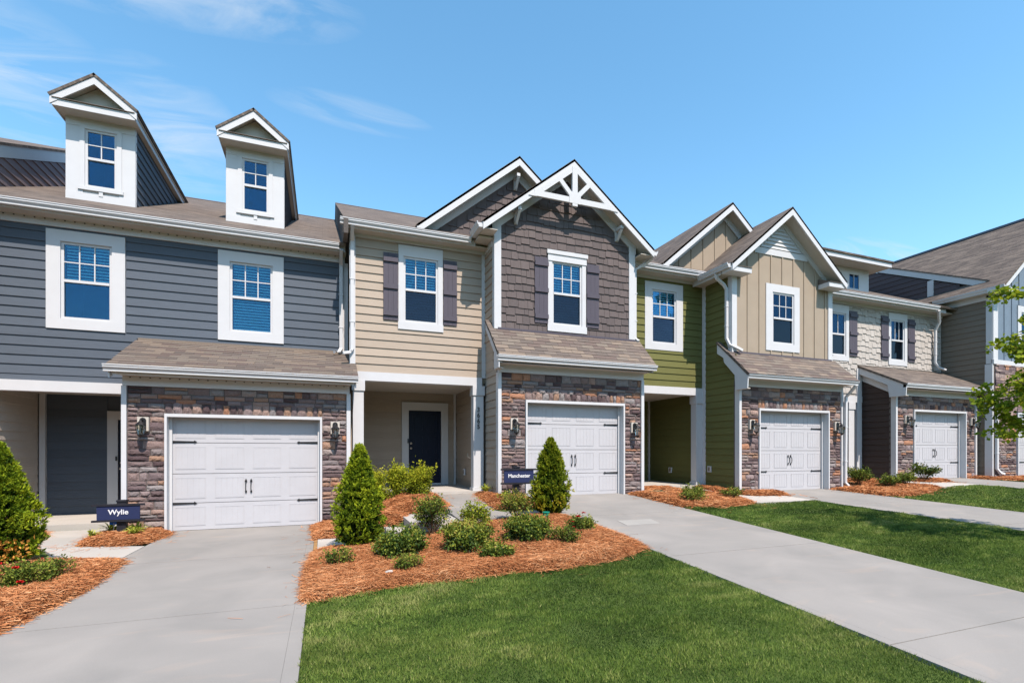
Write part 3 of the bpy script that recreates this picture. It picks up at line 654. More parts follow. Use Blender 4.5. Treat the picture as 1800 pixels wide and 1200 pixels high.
def shingle_roof(parent, x0, x1, ya, za, yb, zb, seed, row=.127, wid=.305, cap=300, strip=None):
    """individual tabs laid in courses up the slope (ya,za)->(yb,zb)"""
    rnd = random.Random(seed); L = math.hypot(yb-ya, zb-za); ang = math.atan2(zb-za, yb-ya); me = tab_mesh(); k = 0; s = 0.0; n = 0
    while s < L-.01:
        r = min(row, L-s); off = (k % 2)*wid/2+rnd.uniform(-.03, .03)
        x = x0-off
        while x < x1-.005:
            a = max(x, x0); b_ = min(x+wid, x1); x += wid
            if b_-a < .03 or n >= cap: continue
            y = ya+math.cos(ang)*s; z = za+math.sin(ang)*s
            inst(me, 'roof_shingle', parent, (a+.002, y, z), (b_-a-.004, r+.012, .010+rnd.uniform(0, .003)), (ang, 0, 0)); n += 1
        s += row; k += 1

def window(hs, x0, x1, z0, z1, Y, t=(.11, .11, .12, .12), head=0.0, sill=0.0, cols=2, rows=2, blind='full', screen=True, lowglass=None, backing=True, split=.5, proud=.03):
    """double-hung window; x0..x1, z0..z1 is the sash opening; t = trim widths left, right, top, bottom"""
    b = MB(); l, r, tp, bt = t; yf = Y-proud
    b.box(x0-l, x0, yf, Y+.02, z0-(0 if sill else bt), z1+(0 if head else tp)); b.box(x1, x1+r, yf, Y+.02, z0-(0 if sill else bt), z1+(0 if head else tp))
    b.box(x0-(head if head else 0)-(l if head else 0), x1+(head if head else 0)+(r if head else 0), yf-(.015 if head else 0), Y+.02, z1, z1+tp)
    b.box(x0-(sill if sill else 0)-(l if sill else 0), x1+(sill if sill else 0)+(r if sill else 0), yf-(.012 if sill else 0), Y+.02, z0-bt, z0)
    f = .045; y1 = Y-.005; y2 = Y+.05; zm = z0+(z1-z0)*split
    b.box(x0, x0+f, y1, y2, z0, z1); b.box(x1-f, x1, y1, y2, z0, z1); b.box(x0+f, x1-f, y1, y2, z1-f, z1); b.box(x0+f, x1-f, y1, y2, z0, z0+f); b.box(x0+f, x1-f, y1-.012, y2, zm-.028, zm+.022)
    w = build(b, 'window', WHITE, hs)
    gx0, gx1 = x0+f, x1-f
    c = MB(); c.box(gx0, gx1, Y+.012, Y+.017, zm+.022, z1-f); build(c, 'pane', GLASS, w)
    c = MB(); c.box(gx0, gx1, Y+.026, Y+.031, z0+f, zm-.028); build(c, 'pane', (GLASS_SCREEN if screen else GLASS) if lowglass is None else lowglass, w)
    for i in range(1, cols):
        xm = gx0+(gx1-gx0)*i/cols; c = MB(); c.box(xm-.010, xm+.010, Y+.002, Y+.011, zm+.022, z1-f); build(c, 'muntin', WHITE, w)
    for i in range(1, rows):
        zz = zm+.022+(z1-f-zm-.022)*i/rows; c = MB(); c.box(gx0, gx1, Y+.0005, Y+.0095, zz-.010, zz+.010); build(c, 'muntin', WHITE, w)
    zlow = {'full': z0+f, 'half': zm+.01, 'none': z1}[blind]
    if blind != 'none':
        c = MB(); z = z1-f-.03; c.box(gx0+.01, gx1-.01, Y+.06, Y+.11, z1-f-.03, z1-f)
        while z > zlow: c.add([(gx0+.01, Y+.068, z-.004), (gx1-.01, Y+.068, z-.004), (gx1-.01, Y+.096, z+.032), (gx0+.01, Y+.096, z+.032)], [(0, 1, 2, 3)]); z -= .060
        build(c, 'blind', BLIND, w, normals=False)
    if backing:
        c = MB(); m0 = .02
        c.box(x0+.01, x1-.01, Y+.9, Y+.93, z0, z1+.2); c.box(x0-.02, x0+.008, Y+.055, Y+.9, z0-.03, z1+.2); c.box(x1-.008, x1+.02, Y+.055, Y+.9, z0-.03, z1+.2); c.box(x0+.01, x1-.01, Y+.055, Y+.9, z0-.05, z0-.02); c.box(x0+.01, x1-.01, Y+.055, Y+.9, z1+.01, z1+.04)
        build(c, 'window_room', DARKIN, w)
    return w
def shutter(hs, x0, x1, z0, z1, Y):
    b = MB(); n = 3; w = (x1-x0)/n
    for i in range(n): b.box(x0+i*w+.0015, x0+(i+1)*w-.0015, Y-.045, Y-.02, z0, z1)
    s = build(b, 'shutter', SHUT, hs)
    H = z1-z0
    for f in (.10, .50, .90): c = MB(); c.box(x0+.001, x1-.001, Y-.078, Y-.0452, z0+H*f-.05, z0+H*f+.05); build(c, 'batten', SHUT, s)
def garage_door(hs, x0, x1, z0, z1, Y, zs=(.51, 1.06, 1.64)):
    b = MB(); b.box(x0+.012, x1-.012, Y+.03, Y+.06, z0+.01, z1)
    gd = build(b, 'garage_door', DOORW, hs)
    zz = [z0]+[z0+q for q in zs]+[z1]
    wd = x1-x0; cols = 4; pw = .76*wd/cols
    for a, c in zip(zz[:-1], zz[1:]):
        s = MB(); s.box(x0, x1, Y, Y+.028, a+.006, c-.004)
        for i in range(cols):
            cx = x0+wd*(i+.5)/cols; h0, h1 = a+.085, c-.07; q = .014
            s.box(cx-pw/2, cx+pw/2, Y-.0055, Y-.0005, h1-q, h1); s.box(cx-pw/2, cx+pw/2, Y-.0055, Y-.0005, h0, h0+q)
            s.box(cx-pw/2, cx-pw/2+q*.7, Y-.0055, Y-.0005, h0+q+.001, h1-q-.001); s.box(cx+pw/2-q*.7, cx+pw/2, Y-.0055, Y-.0005, h0+q+.001, h1-q-.001)
            n = 5; x2 = cx-pw/2+q; bw = (pw-2*q)/n
            for k in range(n): s.box(x2+k*bw+.005, x2+(k+1)*bw-.005, Y-.0028, Y-.0003, h0+q+.002, h1-q-.002)
        build(s, 'door_section', DOORW, gd)
    for zc in (z0+zs[0]+.0, z0+zs[2]+.02):
        for xa, sg in ((x0+.02, 1), (x1-.02, -1)):
            s = MB(); L = .36; s.prism([(xa, zc-.018), (xa+sg*L, zc-.011), (xa+sg*(L+.004), zc-.028), (xa+sg*(L+.05), zc), (xa+sg*(L+.004), zc+.028), (xa+sg*L, zc+.011), (xa, zc+.018)], 'y', Y-.018, Y-.0102)
            build(s, 'strap_hinge', BLACK, gd)
    cx = (x0+x1)/2; zc = z0+(zs[0]+zs[1])/2+.02
    for sx in (-.045, .045):
        s = MB(); x = cx+sx; s.prism([(x-.022, zc+.10), (x, zc+.15), (x+.022, zc+.10), (x+.012, zc+.08), (x-.012, zc+.08)], 'y', Y-.018, Y-.0102); s.prism([(x-.018, zc-.10), (x, zc-.14), (x+.018, zc-.10), (x+.01, zc-.08), (x-.01, zc-.08)], 'y', Y-.018, Y-.0102)
        s.tube([(x, Y-.012, zc+.09), (x, Y-.05, zc+.06), (x, Y-.058, zc), (x, Y-.05, zc-.06), (x, Y-.012, zc-.09)], .009, 6); build(s, 'door_handle', BLACK, gd)
    return gd
def lantern(hs, x, z, Y):
    """black wall lantern on a pale block, centre of block at (x, z)"""
    b = MB(); b.box(x-.085, x+.085, Y-.075, Y-.02, z-.125, z+.125); bl = build(b, 'wall_lantern', SOFFIT, hs)
    c = MB(); c.prism([(x-.05, z-.10), (x+.05, z-.10), (x+.05, z+.07), (x+.035, z+.10), (x, z+.115), (x-.035, z+.10), (x-.05, z+.07)], 'y', Y-.09, Y-.0755)
    c.tube([(x, Y-.09, z+.05), (x, Y-.14, z+.085), (x, Y-.19, z+.07), (x, Y-.20, z+.03)], .011, 6)
    c.tube([(x, Y-.09, z-.03), (x, Y-.13, z-.07), (x, Y-.12, z-.11)], .008, 5)
    y = Y-.20; c.lathe((x, y, z-.02), [(.012, .075), (.03, .055), (.055, .03), (.085, .0), (.085, -.012)], 8)
    c.lathe((x, y, z-.20), [(.056, .012), (.056, 0), (.03, -.02), (.01, -.05)], 8)
    for k in range(8):
        a = k*PI/4+PI/8; c.tube([(x+.078*math.cos(a), y+.078*math.sin(a), z-.032), (x+.053*math.cos(a), y+.053*math.sin(a), z-.19)], .0035, 4)
    build(c, 'lantern_frame', BLACK, bl)
    g = MB(); g.lathe((x, y, z-.19), [(.050, 0), (.074, .157)], 8); build(g, 'lantern_glass', LAMPGLASS, bl)
    g = MB(); g.tube([(x, y, z-.185), (x, y, z-.10)], .011, 6); g.lathe((x, y, z-.10), [(.009, 0), (.02, .02), (.018, .045), (.004, .06)], 8); build(g, 'bulb', WHITE, bl)
    return bl
def rake(parent, name, xc, half, ze, za, y0, y1, h=.16, drop=0.0, m=None):
    """two sloping boards of a gable, top edges along eave (xc+-half, ze) to apex (xc, za)"""
    sl = (za-ze)/half; c = math.sqrt(1+sl*sl)
    for s in (-1, 1):
        b = MB(); b.prism([(xc+s*half, ze-drop), (xc, za-drop), (xc, za-h*c-drop), (xc+s*half, ze-h*c*.98-drop)], 'y', y0, y1); build(b, name, m or WHITE, parent)
def gable_roof(hs, xc, half, ze, za, yf, yb, wall_y, name='roof'):
    for s in (-1, 1):
        a = (xc+s*(half+.03), yf-.03, ze-.03*(za-ze)/half+.06); b_ = (xc+s*(half+.03), yb, a[2]); c = (xc, yb, za+.06); d = (xc, yf-.03, za+.06)
        slabq(hs, name, ROOF, a, b_, c, d, th=.05)
        # soffit below the overhang
        slabq(hs, 'soffit', SOFFIT, (xc+s*half, yf+.03, ze-.05), (xc+s*half, yb-.3, ze-.05), (xc, yb-.3, za-.05), (xc, yf+.03, za-.05), th=.02)
def main_roof(hs, x0, x1, ye, ze, yr, p, m=None):
    zr = ze+p*(yr-ye); o = slabq(hs, 'roof', m or ROOF, (x0, ye, ze), (x1, ye, ze), (x1, yr, zr), (x0, yr, zr), th=.06)
    slabq(hs, 'roof', m or ROOF, (x0, 2*yr-ye, ze), (x1, 2*yr-ye, ze), (x1, yr, zr), (x0, yr, zr), th=.06)
    c = MB(); n = int((x1-x0)/.3)
    c.prism([(yr-.13, zr-.062+.01), (yr, zr+.025), (yr+.13, zr-.062+.01), (yr, zr-.02)], 'x', x0, x1); build(c, 'ridge_cap', SHTAB, hs)
    return o
def party_end(hs, x0, x1, ye, ze, yr, p, zb=0, m=None):
    zr = ze+p*(yr-ye)-.07; b = MB(); b.prism([(ye+.45, zb), (ye+.45, ze+p*.45-.07), (yr, zr), (2*yr-ye-.45, ze+p*.45-.07), (2*yr-ye-.45, zb)], 'x', x0, x1); return build(b, 'party_wall', m or WHITE, hs)
def board_batten(parent, m, x0, x1, zb, ztop, Y, pitch, holes=(), off=0.0):
    """vertical panels and battens; ztop(x) gives the top"""
    x = x0+off; xs_ = [x0]
    while x < x1-.05:
        if x > x0+.05: xs_.append(x)
        x += pitch
    xs_.append(x1)
    for a, b_ in zip(xs_[:-1], xs_[1:]):
        parts = [(zb, None)]
        cx = (a+b_)/2; hh = [h for h in holes if h[0] < b_-.02 and h[1] > a+.02]
        if hh:
            h = hh[0]; segs = [(a, b_, zb, h[2]), (a, b_, h[3], None)]
            if a < h[0] < b_: segs.append((a, h[0], h[2], h[3]))
            if a < h[1] < b_: segs.append((h[1], b_, h[2], h[3]))
        else: segs = [(a, b_, zb, None)]
        for s0, s1, c, d in segs:
            t0 = ztop(s0) if d is None else d; t1 = ztop(s1) if d is None else d
            pk = [(s0, c), (s1, c), (s1, t1)]
            mid = [q for q in PEAKS if s0+.01 < q < s1-.01] if d is None else []
            for q in mid: pk.append((q, ztop(q)))
            pk.append((s0, t0))
            if min(t0, t1) < c+.01: pk = [p for p in pk if p[1] >= c-.001]
            if len(pk) < 3: continue
            b = MB(); b.prism(pk, 'y', Y-.008, Y); build(b, 'wall_panel', m, parent)
    for x in xs_[1:-1]:
        hh = [h for h in holes if h[0]-.01 < x < h[1]+.01]; segs = [(zb, ztop(x))] if not hh else [(zb, hh[0][2]), (hh[0][3], ztop(x))]
        for c, d in segs:
            if d-c < .03: continue
            b = MB(); b.box(x-.022, x+.022, Y-.028, Y-.0081, c, d); build(b, 'batten', m, parent)
PEAKS = []
def wall_shingles(parent, m, x0, x1, z0, z1, Y, zmax, holes, seed, cap=300, expo=.178, stuff=None, wmin=.10, wmax=.26, jit=.018):
    rnd = random.Random(seed); z = z0; n = 0; J = MB()
    while z < z1:
        x = x0-rnd.uniform(0, .1)
        while x < x1:
            w = rnd.uniform(wmin, wmax); a = max(x, x0); b_ = min(x+w, x1); x += w
            if b_-a < .03: continue
            za = z+rnd.choice([0, 0, -jit, jit, jit*.5]) if z > z0 else z; zb = z+expo+.01
            lim = min(zmax(a), zmax(b_))
            if lim < za+.04:
                continue
            zb = min(zb, lim)
            bad = False
            for h in holes:
                if h[0]+.01 < b_ and h[1]-.01 > a and h[2]+.01 < zb and h[3]-.01 > za:
                    if h[0] > a+.04: b_ = h[0]
                    elif h[1] < b_-.04: a = h[1]
                    elif h[3] < zb-.03: za = h[3]
                    elif h[2] > za+.03: zb = h[2]
                    else: bad = True
            if bad: continue
            t = .022+rnd.uniform(0, .006)
            vs = [(a+.003, Y-t, za), (b_-.003, Y-t, za), (b_-.003, Y-.004, zb), (a+.003, Y-.004, zb), (a+.003, Y, za), (b_-.003, Y, za), (b_-.003, Y, zb), (a+.003, Y, zb)]
            fs = [(0, 1, 2, 3), (7, 6, 5, 4), (0, 4, 5, 1), (1, 5, 6, 2), (2, 6, 7, 3), (3, 7, 4, 0)]
            if stuff or n >= cap: J.add(vs, fs, rnd.random())
            else: b = MB(); b.add(vs, fs); build(b, 'wall_shingle', m, parent)
            n += 1
        z += expo
    if J.v:
        o = build(J, 'wall_shingle', stuff or SHINGT, parent, kind='stuff')
    return n
SHINGT = ramp_mat('mauve_brown_joined', [(.150, .118, .112), (.165, .130, .122), (.140, .110, .106)], src='tint', bump=0.2, var=.08, nscale=8)

def porch(hs, x0, x1, Yw, Yb, zf, zc, m_back, sideX=None, m_side=None, sidesgn=-1):
    """recess: floor slab, ceiling, back wall with boards, side wall"""
    b = MB(); b.box(x0, x1, Yw-.12, Yb+.1, zf-.14, zf); build(b, 'porch_slab', CONC2, hs)
    b = MB(); b.box(x0, x1, Yw+.16, Yb+.1, zc, zc+.05); build(b, 'porch_ceiling', SOFFIT, hs)
    return
def entry_door(hs, x0, x1, zf, zt, Y, dx0, dx1, dz1, knob='left', m=None):
    b = MB(); b.box(x0, dx0, Y-.05, Y, zf, dz1); b.box(dx1, x1, Y-.05, Y, zf, dz1); b.box(x0, x1, Y-.05, Y, dz1, zt); b.box(dx0, dx1, Y-.06, Y, zf, zf+.05)
    f = build(b, 'door_frame', WHITE, hs)
    b = MB(); z0 = zf+.055; b.box(dx0+.01, dx1-.01, Y-.03, Y-.002, z0, dz1-.01)
    w = dx1-dx0
    for (a, c) in ((.09, .34), (.40, .66), (.72, .93)):
        for s in (.13, .56):
            xa = dx0+w*s; xb = xa+w*.31; za = z0+(dz1-z0)*a; zb = z0+(dz1-z0)*c; q = .018
            b.box(xa, xb, Y-.038, Y-.0302, zb-q, zb); b.box(xa, xb, Y-.038, Y-.0302, za, za+q); b.box(xa, xa+q, Y-.038, Y-.0302, za+q+.001, zb-q-.001); b.box(xb-q, xb, Y-.038, Y-.0302, za+q+.001, zb-q-.001)
            b.box(xa+.045, xb-.045, Y-.036, Y-.0302, za+.045, zb-.045)
    d = build(b, 'front_door', m or DARKDOOR, hs)
    kx = dx0+.065 if knob == 'left' else dx1-.065; zk = zf+1.0
    c = MB(); c.lathe((kx, Y-.03, zk+.13), [(.03, 0), (.03, -.02), (.012, -.028)], 10, 'y'); build(c, 'deadbolt', NICKEL, d)
    c = MB(); c.lathe((kx, Y-.03, zk), [(.03, 0), (.03, -.012), (.012, -.02), (.012, -.045), (.027, -.055), (.027, -.075), (.01, -.085)], 10, 'y'); build(c, 'door_knob', NICKEL, d)
def outlet(hs, p, axis='x', sgn=-1):
    x, y, z = p; b = MB()
    if axis == 'x': b.box(x+sgn*.02, x+sgn*.055, y-.06, y+.06, z-.08, z+.08); 
    else: b.box(x-.06, x+.06, y-.055, y-.02, z-.08, z+.08)
    o = build(b, 'outlet_cover', WHITE, hs); b = MB()
    if axis == 'x': b.box(x+sgn*.0555, x+sgn*.062, y-.035, y+.035, z-.055, z+.055)
    else: b.box(x-.035, x+.035, y-.062, y-.0555, z-.055, z+.055)
    build(b, 'socket', TAUPE, o)
def column(hs, x0, x1, y0, y1, z0, z1, cap=.22, base=.14):
    b = MB(); b.box(x0, x1, y0, y1, z0+base, z1-cap); o = build(b, 'porch_column', WHITE, hs)
    c = MB(); c.box(x0-.025, x1+.025, y0-.025, y1+.025, z1-cap, z1); build(c, 'capital', WHITE, o)
    c = MB(); c.box(x0-.025, x1+.025, y0-.025, y1+.025, z0, z0+base); build(c, 'plinth', WHITE, o)
    return o

def garage_front(hs, X0, X1, Yg, z0, ox0, ox1, oz1, zst, zfr, seed, cap=300, lanterns=(), depth=.16, corner=.045, scale=1.0, right_jamb=True):
    """stone faced garage wall with its opening, door, frieze and corner boards"""
    hole = (ox0, ox1, z0-.3, oz1)
    b = MB(); wall_holes(b, X0, X1, z0-.3, zfr, Yg, Yg+.17, [hole]); w = build(b, 'garage_wall', BACK, hs)
    stones(w, X0+corner, X1-corner, z0-.06, zst, Yg-.0, [(ox0-.012, ox1+.012, z0-.4, oz1+.012)], seed, cap, scale, soldier=(ox0-.02, ox1+.02, oz1+.014, oz1+.205))
    b = MB(); b.box(X0-.032, X0+corner, Yg-.045, Yg+.10, z0-.12, zst-.002); build(b, 'corner_board', WHITE, hs); b = MB(); b.box(X1-corner, X1+.032, Yg-.045, Yg+.10, z0-.12, zst-.002); build(b, 'corner_board', WHITE, hs)
    b = MB(); b.box(X0-.012, X1+.012, Yg-.05, Yg+.06, zst, zfr); build(b, 'frieze_board', WHITE, hs)
    # jambs and header
    j = .045; b = MB(); b.box(ox0-.014, ox0+j*.55, Yg-.052, Yg+depth+.05, z0-.06, oz1-j); b.box(ox1-j*.55, ox1+.014, Yg-.052, Yg+depth+.05, z0-.06, oz1-j); b.box(ox0-.014, ox1+.014, Yg-.052, Yg+depth+.05, oz1-j, oz1+.012)
    b.box(ox0+j*.55+.001, ox0+.068, Yg+depth-.05, Yg+depth-.012, z0, oz1-j-.001); b.box(ox1-.068, ox1-j*.55-.001, Yg+depth-.05, Yg+depth-.012, z0, oz1-j-.001)
    build(b, 'door_jamb', WHITE, hs)
    garage_door(hs, ox0+.03, ox1-.03, z0-.0, oz1-j, Yg+depth)
    for x, z in lanterns: lantern(hs, x, z, Yg)
    # closed box behind
    return w

# ------------------------------------------------------------------ HOUSE 1 (navy, two dormers)
GRP = 'attached townhouses in the row'
H1 = root('townhouse', (-2.8, 11.8, 0), 'navy blue sided townhouse with two white roof dormers, nearest at the left', 'house', GRP)
Yw = 11.8; xa, xb = -6.05, .43
w1 = (-4.876, -3.633, 3.795, 5.655); w2 = (-2.066, -.819, 3.79, 5.655)
b = MB(); wall_holes(b, xa, xb, 2.80, 5.70, Yw, Yw+.15, [(-4.66, -3.85, 3.99, 5.44), (-1.85, -1.03, 3.99, 5.44)]); W1 = build(b, 'wall', NAVY, H1)
siding(W1, NAVY, xa, xb-.13, 2.80, 5.70, Yw-.001, holes=[w1, w2, (-3.46, .60, 0, 3.70)], phase=.06)
b = MB(); b.box(xb-.12, xb+.068, Yw-.035, Yw+.02, 3.0, 5.70); build(b, 'corner_board', WHITE, H1)
for (x0, x1) in ((-4.655, -3.86), (-1.845, -1.035)):
    first = x0 < -4
    window(H1, x0, x1, 3.985, 5.445, Yw, t=(.215, .215, .21, .19), cols=3, rows=2, blind='half' if first else 'full', screen=False, proud=.038)
b = MB(); b.box(xa, xb, Yw-.05, Yw+.02, 5.70, 5.86); build(b, 'frieze_board', WHITE, H1)
b = MB(); b.box(xa, xb+.02, 11.50, Yw, 5.84, 5.86); build(b, 'soffit', SOFFIT, H1)
b = MB(); b.box(xa, xb+.0, 11.48, 11.50, 5.84, 5.98); build(b, 'fascia', WHITE, H1)
gutter(H1, xa, .30, 11.48, 5.868)
main_roof(H1, xa, .44, 11.37, 6.0, 18.7, .5)
party_end(H1, xa+.02, xa+.14, 11.30, 5.965, 18.7, .5, 0, NAVY)
# porch beam and recess
b = MB(); b.box(-5.75, -3.34, Yw-.05, Yw+.16, 2.60, 2.80); build(b, 'porch_beam', WHITE, H1)
b = MB(); b.box(-5.75, -3.3, Yw-.08, 13.7, -.1, .10); build(b, 'porch_slab', CONC2, H1)
b = MB(); b.box(-5.75, -3.3, Yw+.165, 13.7, 2.72, 2.76); build(b, 'porch_ceiling', SOFFIT, H1)
b = MB(); b.box(-5.75, -3.3, 13.6, 13.75, .0, 2.75); PB = build(b, 'porch_wall', NAVY, H1)
siding(PB, NAVY, -5.60, -4.53, .10, 2.72, 13.6)
b = MB(); b.box(-5.71, -5.61, 13.52, 13.6, .10, 2.72); build(b, 'corner_board', WHITE, H1)
b = MB(); b.box(-3.33, -3.25, 10.87, 13.7, .0, 2.75); PS = build(b, 'side_wall', NAVY, H1)
siding(PS, NAVY, 10.85, 13.6, .05, 2.75, -3.33, axis='x', sgn=-1)
entry_door(H1, -4.53, -3.34, .10, 2.38, 13.6, -4.335, -3.5, 2.19)
b = MB(); b.box(-4.375, -4.345, 13.53, 13.55, 1.27, 1.37); build(b, 'doorbell', BLACK, H1)
b = MB(); b.box(.36, .44, 10.87, 11.8, 0, 2.85); build(b, 'side_wall', NAVY, H1)
garage_front(H1, -3.33, .47, 10.7, 0, -2.70, -.055, 2.155, 2.65, 2.81, 11, 300, lanterns=[(-3.03, 1.97), (.205, 1.955)])
# garage roof
b = MB(); b.box(-3.34, .50, 10.36, 10.75, 2.815, 2.835); build(b, 'soffit', SOFFIT, H1)
b = MB(); b.prism([(10.375, 2.80), (10.375, 2.93), (10.395, 2.93), (10.395, 2.82)], 'x', -3.40, .56); build(b, 'fascia', WHITE, H1)
gutter(H1, -3.50, .63, 10.372, 2.842)
o = slabq(H1, 'garage_roof', ROOF, (-3.46, 10.27, 2.935), (.62, 10.27, 2.935), (.62, Yw-.01, 3.66), (-3.46, Yw-.01, 3.66), th=.06)
shingle_roof(o, -3.475, .635, 10.25, 2.935, Yw-.025, 3.665, 5, row=.132, wid=.32)
for x in (-3.44, .585): b = MB(); b.prism([(10.36, 2.74), (10.36, 2.86), (Yw-.02, 3.58), (Yw-.02, 3.40)], 'x', x-.012, x+.012); build(b, 'rake_board', WHITE, H1)
b = MB(); b.box(-3.44, xb, Yw-.03, Yw-.022, 3.665, 3.72); build(b, 'flashing', SHTAB, H1)
def soffit_vents(hs, x0, x1, y, z, step=.15):
    v = MB(); x = x0+step/2
    while x < x1: v.box(x-.010, x+.010, y-.012, y-.0005, z-.012, z+.004); x += step
    build(v, 'soffit_vent', DARKIN, hs, kind='stuff')
soffit_vents(H1, -3.3, .45, 10.648, 2.80); soffit_vents(H1, -6.0, .40, 11.748, 5.826)
# dormers
def roofz(y): return 5.965+.5*(y-11.30)
def dormer(cx):
    d0, d1 = cx-.575, cx+.575; Yd = 12.63; zt = 8.28; zb = roofz(Yd)-.02
    gx0, gx1 = cx-.27, cx+.27
    b = MB(); wall_holes(b, d0, d1, zb, zt, Yd, Yd+.10, [(gx0, gx1, 6.90, 8.08)]); f = build(b, 'dormer', WHITE, H1)
    for s0, s1 in ((d0-.012, d0+.27), (d1-.27, d1+.012)): b = MB(); b.box(s0, s1, Yd-.022, Yd, zb+.16, zt-.16); build(b, 'face_panel', WHITE, f)
    b = MB(); b.box(d0-.012, d1+.012, Yd-.03, Yd+.0, zb, zb+.16); build(b, 'base_board', WHITE, f)
    b = MB(); b.box(d0-.012, d1+.012, Yd-.03, Yd+.0, zt-.16, zt); build(b, 'head_board', WHITE, f)
    window(H1, gx0, gx1, 6.90, 8.08, Yd-.012, t=(.085, .085, .06, .07), sill=.03, cols=2, rows=2, blind='none', screen=False, proud=.028)
    b = MB(); b.box(cx-.035, cx+.035, Yd-.04, Yd-.0305, zb+.12, zb+.22); build(b, 'sill_bracket', WHITE, f)
    for sg, X in ((1, d1), (-1, d0)):
        b = MB(); b.prism([(Yd+.10, roofz(Yd+.1)-.03), (Yd+.10, zt), (16.0, zt), (16.0, roofz(16.0)-.03)], 'x', X-.06 if sg > 0 else X, X if sg > 0 else X+.06); sw = build(b, 'dormer_side', NAVY, H1)
        siding(sw, NAVY, Yd+.02, 16.6, roofz(Yd)-.1, zt, X, axis='x', sgn=sg, expo=.178, xr=lambda z: max(Yd+.02, 11.30+(z+.01-5.965)/.5), minw=.02)
        b = MB(); b.box(X-.001 if sg > 0 else X-.02, X+.02 if sg > 0 else X+.001, Yd+.0, Yd+.05, zb, zt); build(b, 'corner_board', WHITE, f)
    # cornice, soffit, pediment
    e0, e1 = cx-.675, cx+.675; yf = 12.28
    b = MB(); b.box(e0, e1, yf+.02, Yd, zt, zt+.02); b.box(e0, d0, Yd, 16.4, zt, zt+.02); b.box(d1, e1, Yd, 16.4, zt, zt+.02); build(b, 'soffit', SOFFIT, H1)
    b = MB(); b.box(e0, e1, yf, yf+.02, zt-.01, zt+.125); build(b, 'cornice_board', WHITE, f)
    for X in (e0, e1): b = MB(); b.box(X-.01, X+.01, yf+.021, 16.5, zt-.01, zt+.125); build(b, 'fascia', WHITE, H1)
    b = MB(); b.prism([(yf-.03, zt+.126), (yf-.03, zt+.136), (Yd-.15, zt+.20), (Yd-.15, zt+.19)], 'x', e0-.0, e1+.0); build(b, 'cornice_roof', SHTAB, f)
    za = 8.99; ze = zt+.155; rake(f, 'rake_board', cx, .71, ze, za, yf-.012, yf+.018, h=.125)
    b = MB(); b.prism([(e0+.05, zt+.13), (e1-.05, zt+.13), (cx, za-.10)], 'y', Yd-.14, Yd-.12); build(b, 'pediment_wall', SOFFIT, f)
    gable_roof(H1, cx, .71, ze-.0, za, yf, 17.2, Yd, 'dormer_roof')
dormer(-4.315); dormer(-1.46)
downspout(H1, [(.345, 11.42, 5.87), (.345, 11.55, 5.76), (.350, 11.72, 5.62), (.350, 11.72, 3.78), (.31, 11.66, 3.68), (.20, 11.60, 3.665)], .07, .055)

# ------------------------------------------------------------------ HOUSE 0 (sliver left)
H0 = root('townhouse', (-9, 11.8, 0), 'taller mauve sided townhouse at the far left edge, mostly out of view', 'house', GRP)
b = MB(); b.box(-5.86, -5.75, 10.6, 13.6, 0, 2.75); SW = build(b, 'side_wall', BEIGE, H0)
siding(SW, BEIGE, 11.0, 13.52, .10, 2.72, -5.75, axis='x', sgn=1)
b = MB(); b.prism([(9.6, 0), (9.6, 5.98), (18.7, 10.5), (27, 6), (27, 0)], 'x', -12.4, -6.2); build(b, 'wall', BEIGE, H0)
def fz(y): return 7.61+.5*(y-12.87)
b = MB(); b.prism([(10.5, roofz(11.4)), (10.5, fz(10.5)-.25), (18.7, fz(18.7)-.25), (18.7, roofz(18.7)-.4), (11.3, roofz(11.3)-.1)], 'x', -6.19, -6.06); FW = build(b, 'upper_side_wall', MAUVE, H0)
siding(FW, MAUVE, 10.5, 18.7, 5.6, fz(18.7)-.28, -6.06, axis='x', sgn=1, expo=.178, xl=lambda z: 12.87+(z+.28-7.61)/.5, xr=lambda z: max(10.5, 11.30+(z+.03-5.965)/.5))
b = MB(); b.prism([(10.4, fz(10.4)), (10.4, fz(10.4)-.27), (18.7, fz(18.7)-.27), (18.7, fz(18.7))], 'x', -6.2, -6.02); build(b, 'rake_board', WHITE, H0)
slabq(H0, 'roof', ROOF, (-12.5, 9.3, fz(9.3)+.04), (-6.0, 9.3, fz(9.3)+.04), (-6.0, 18.7, fz(18.7)+.04), (-12.5, 18.7, fz(18.7)+.04), th=.05)

# ------------------------------------------------------------------ HOUSE 2 (tan + mauve shingle gable)
H2 = root('townhouse', (3.9, 11.12, .46), 'tan sided townhouse with a brown shingled gable, white truss and street number 3665', 'house', GRP)
Yw = 11.12; z0 = .46; zfl = .57; xa, xb = .50, 7.17
b = MB(); wall_holes(b, xa, 3.53, 3.19, 6.06, Yw, Yw+.15, [(1.62, 2.42, 4.33, 5.79)]); W2 = build(b, 'wall', TAN, H2)
siding(W2, TAN, xa+.12, 3.44, 3.19, 6.06, Yw-.001, holes=[(1.52, 2.52, 4.17, 6.06)])
window(H2, 1.635, 2.405, 4.34, 5.785, Yw, t=(.11, .11, .245, .155), sill=.0, cols=3, rows=2)
b = MB(); b.box(1.515, 2.525, Yw-.042, Yw-.031, 4.17, 4.335); build(b, 'window_apron', WHITE, H2)
shutter(H2, 1.20, 1.515, 4.345, 5.81, Yw); shutter(H2, 2.525, 2.84, 4.345, 5.81, Yw)
b = MB(); b.box(xa, xa+.12, Yw-.035, Yw+.02, 3.0, 6.06); build(b, 'corner_board', WHITE, H2)
b = MB(); b.box(3.44, 3.53, Yw-.03, Yw-.002, 3.19, 6.06); build(b, 'corner_board', WHITE, H2)
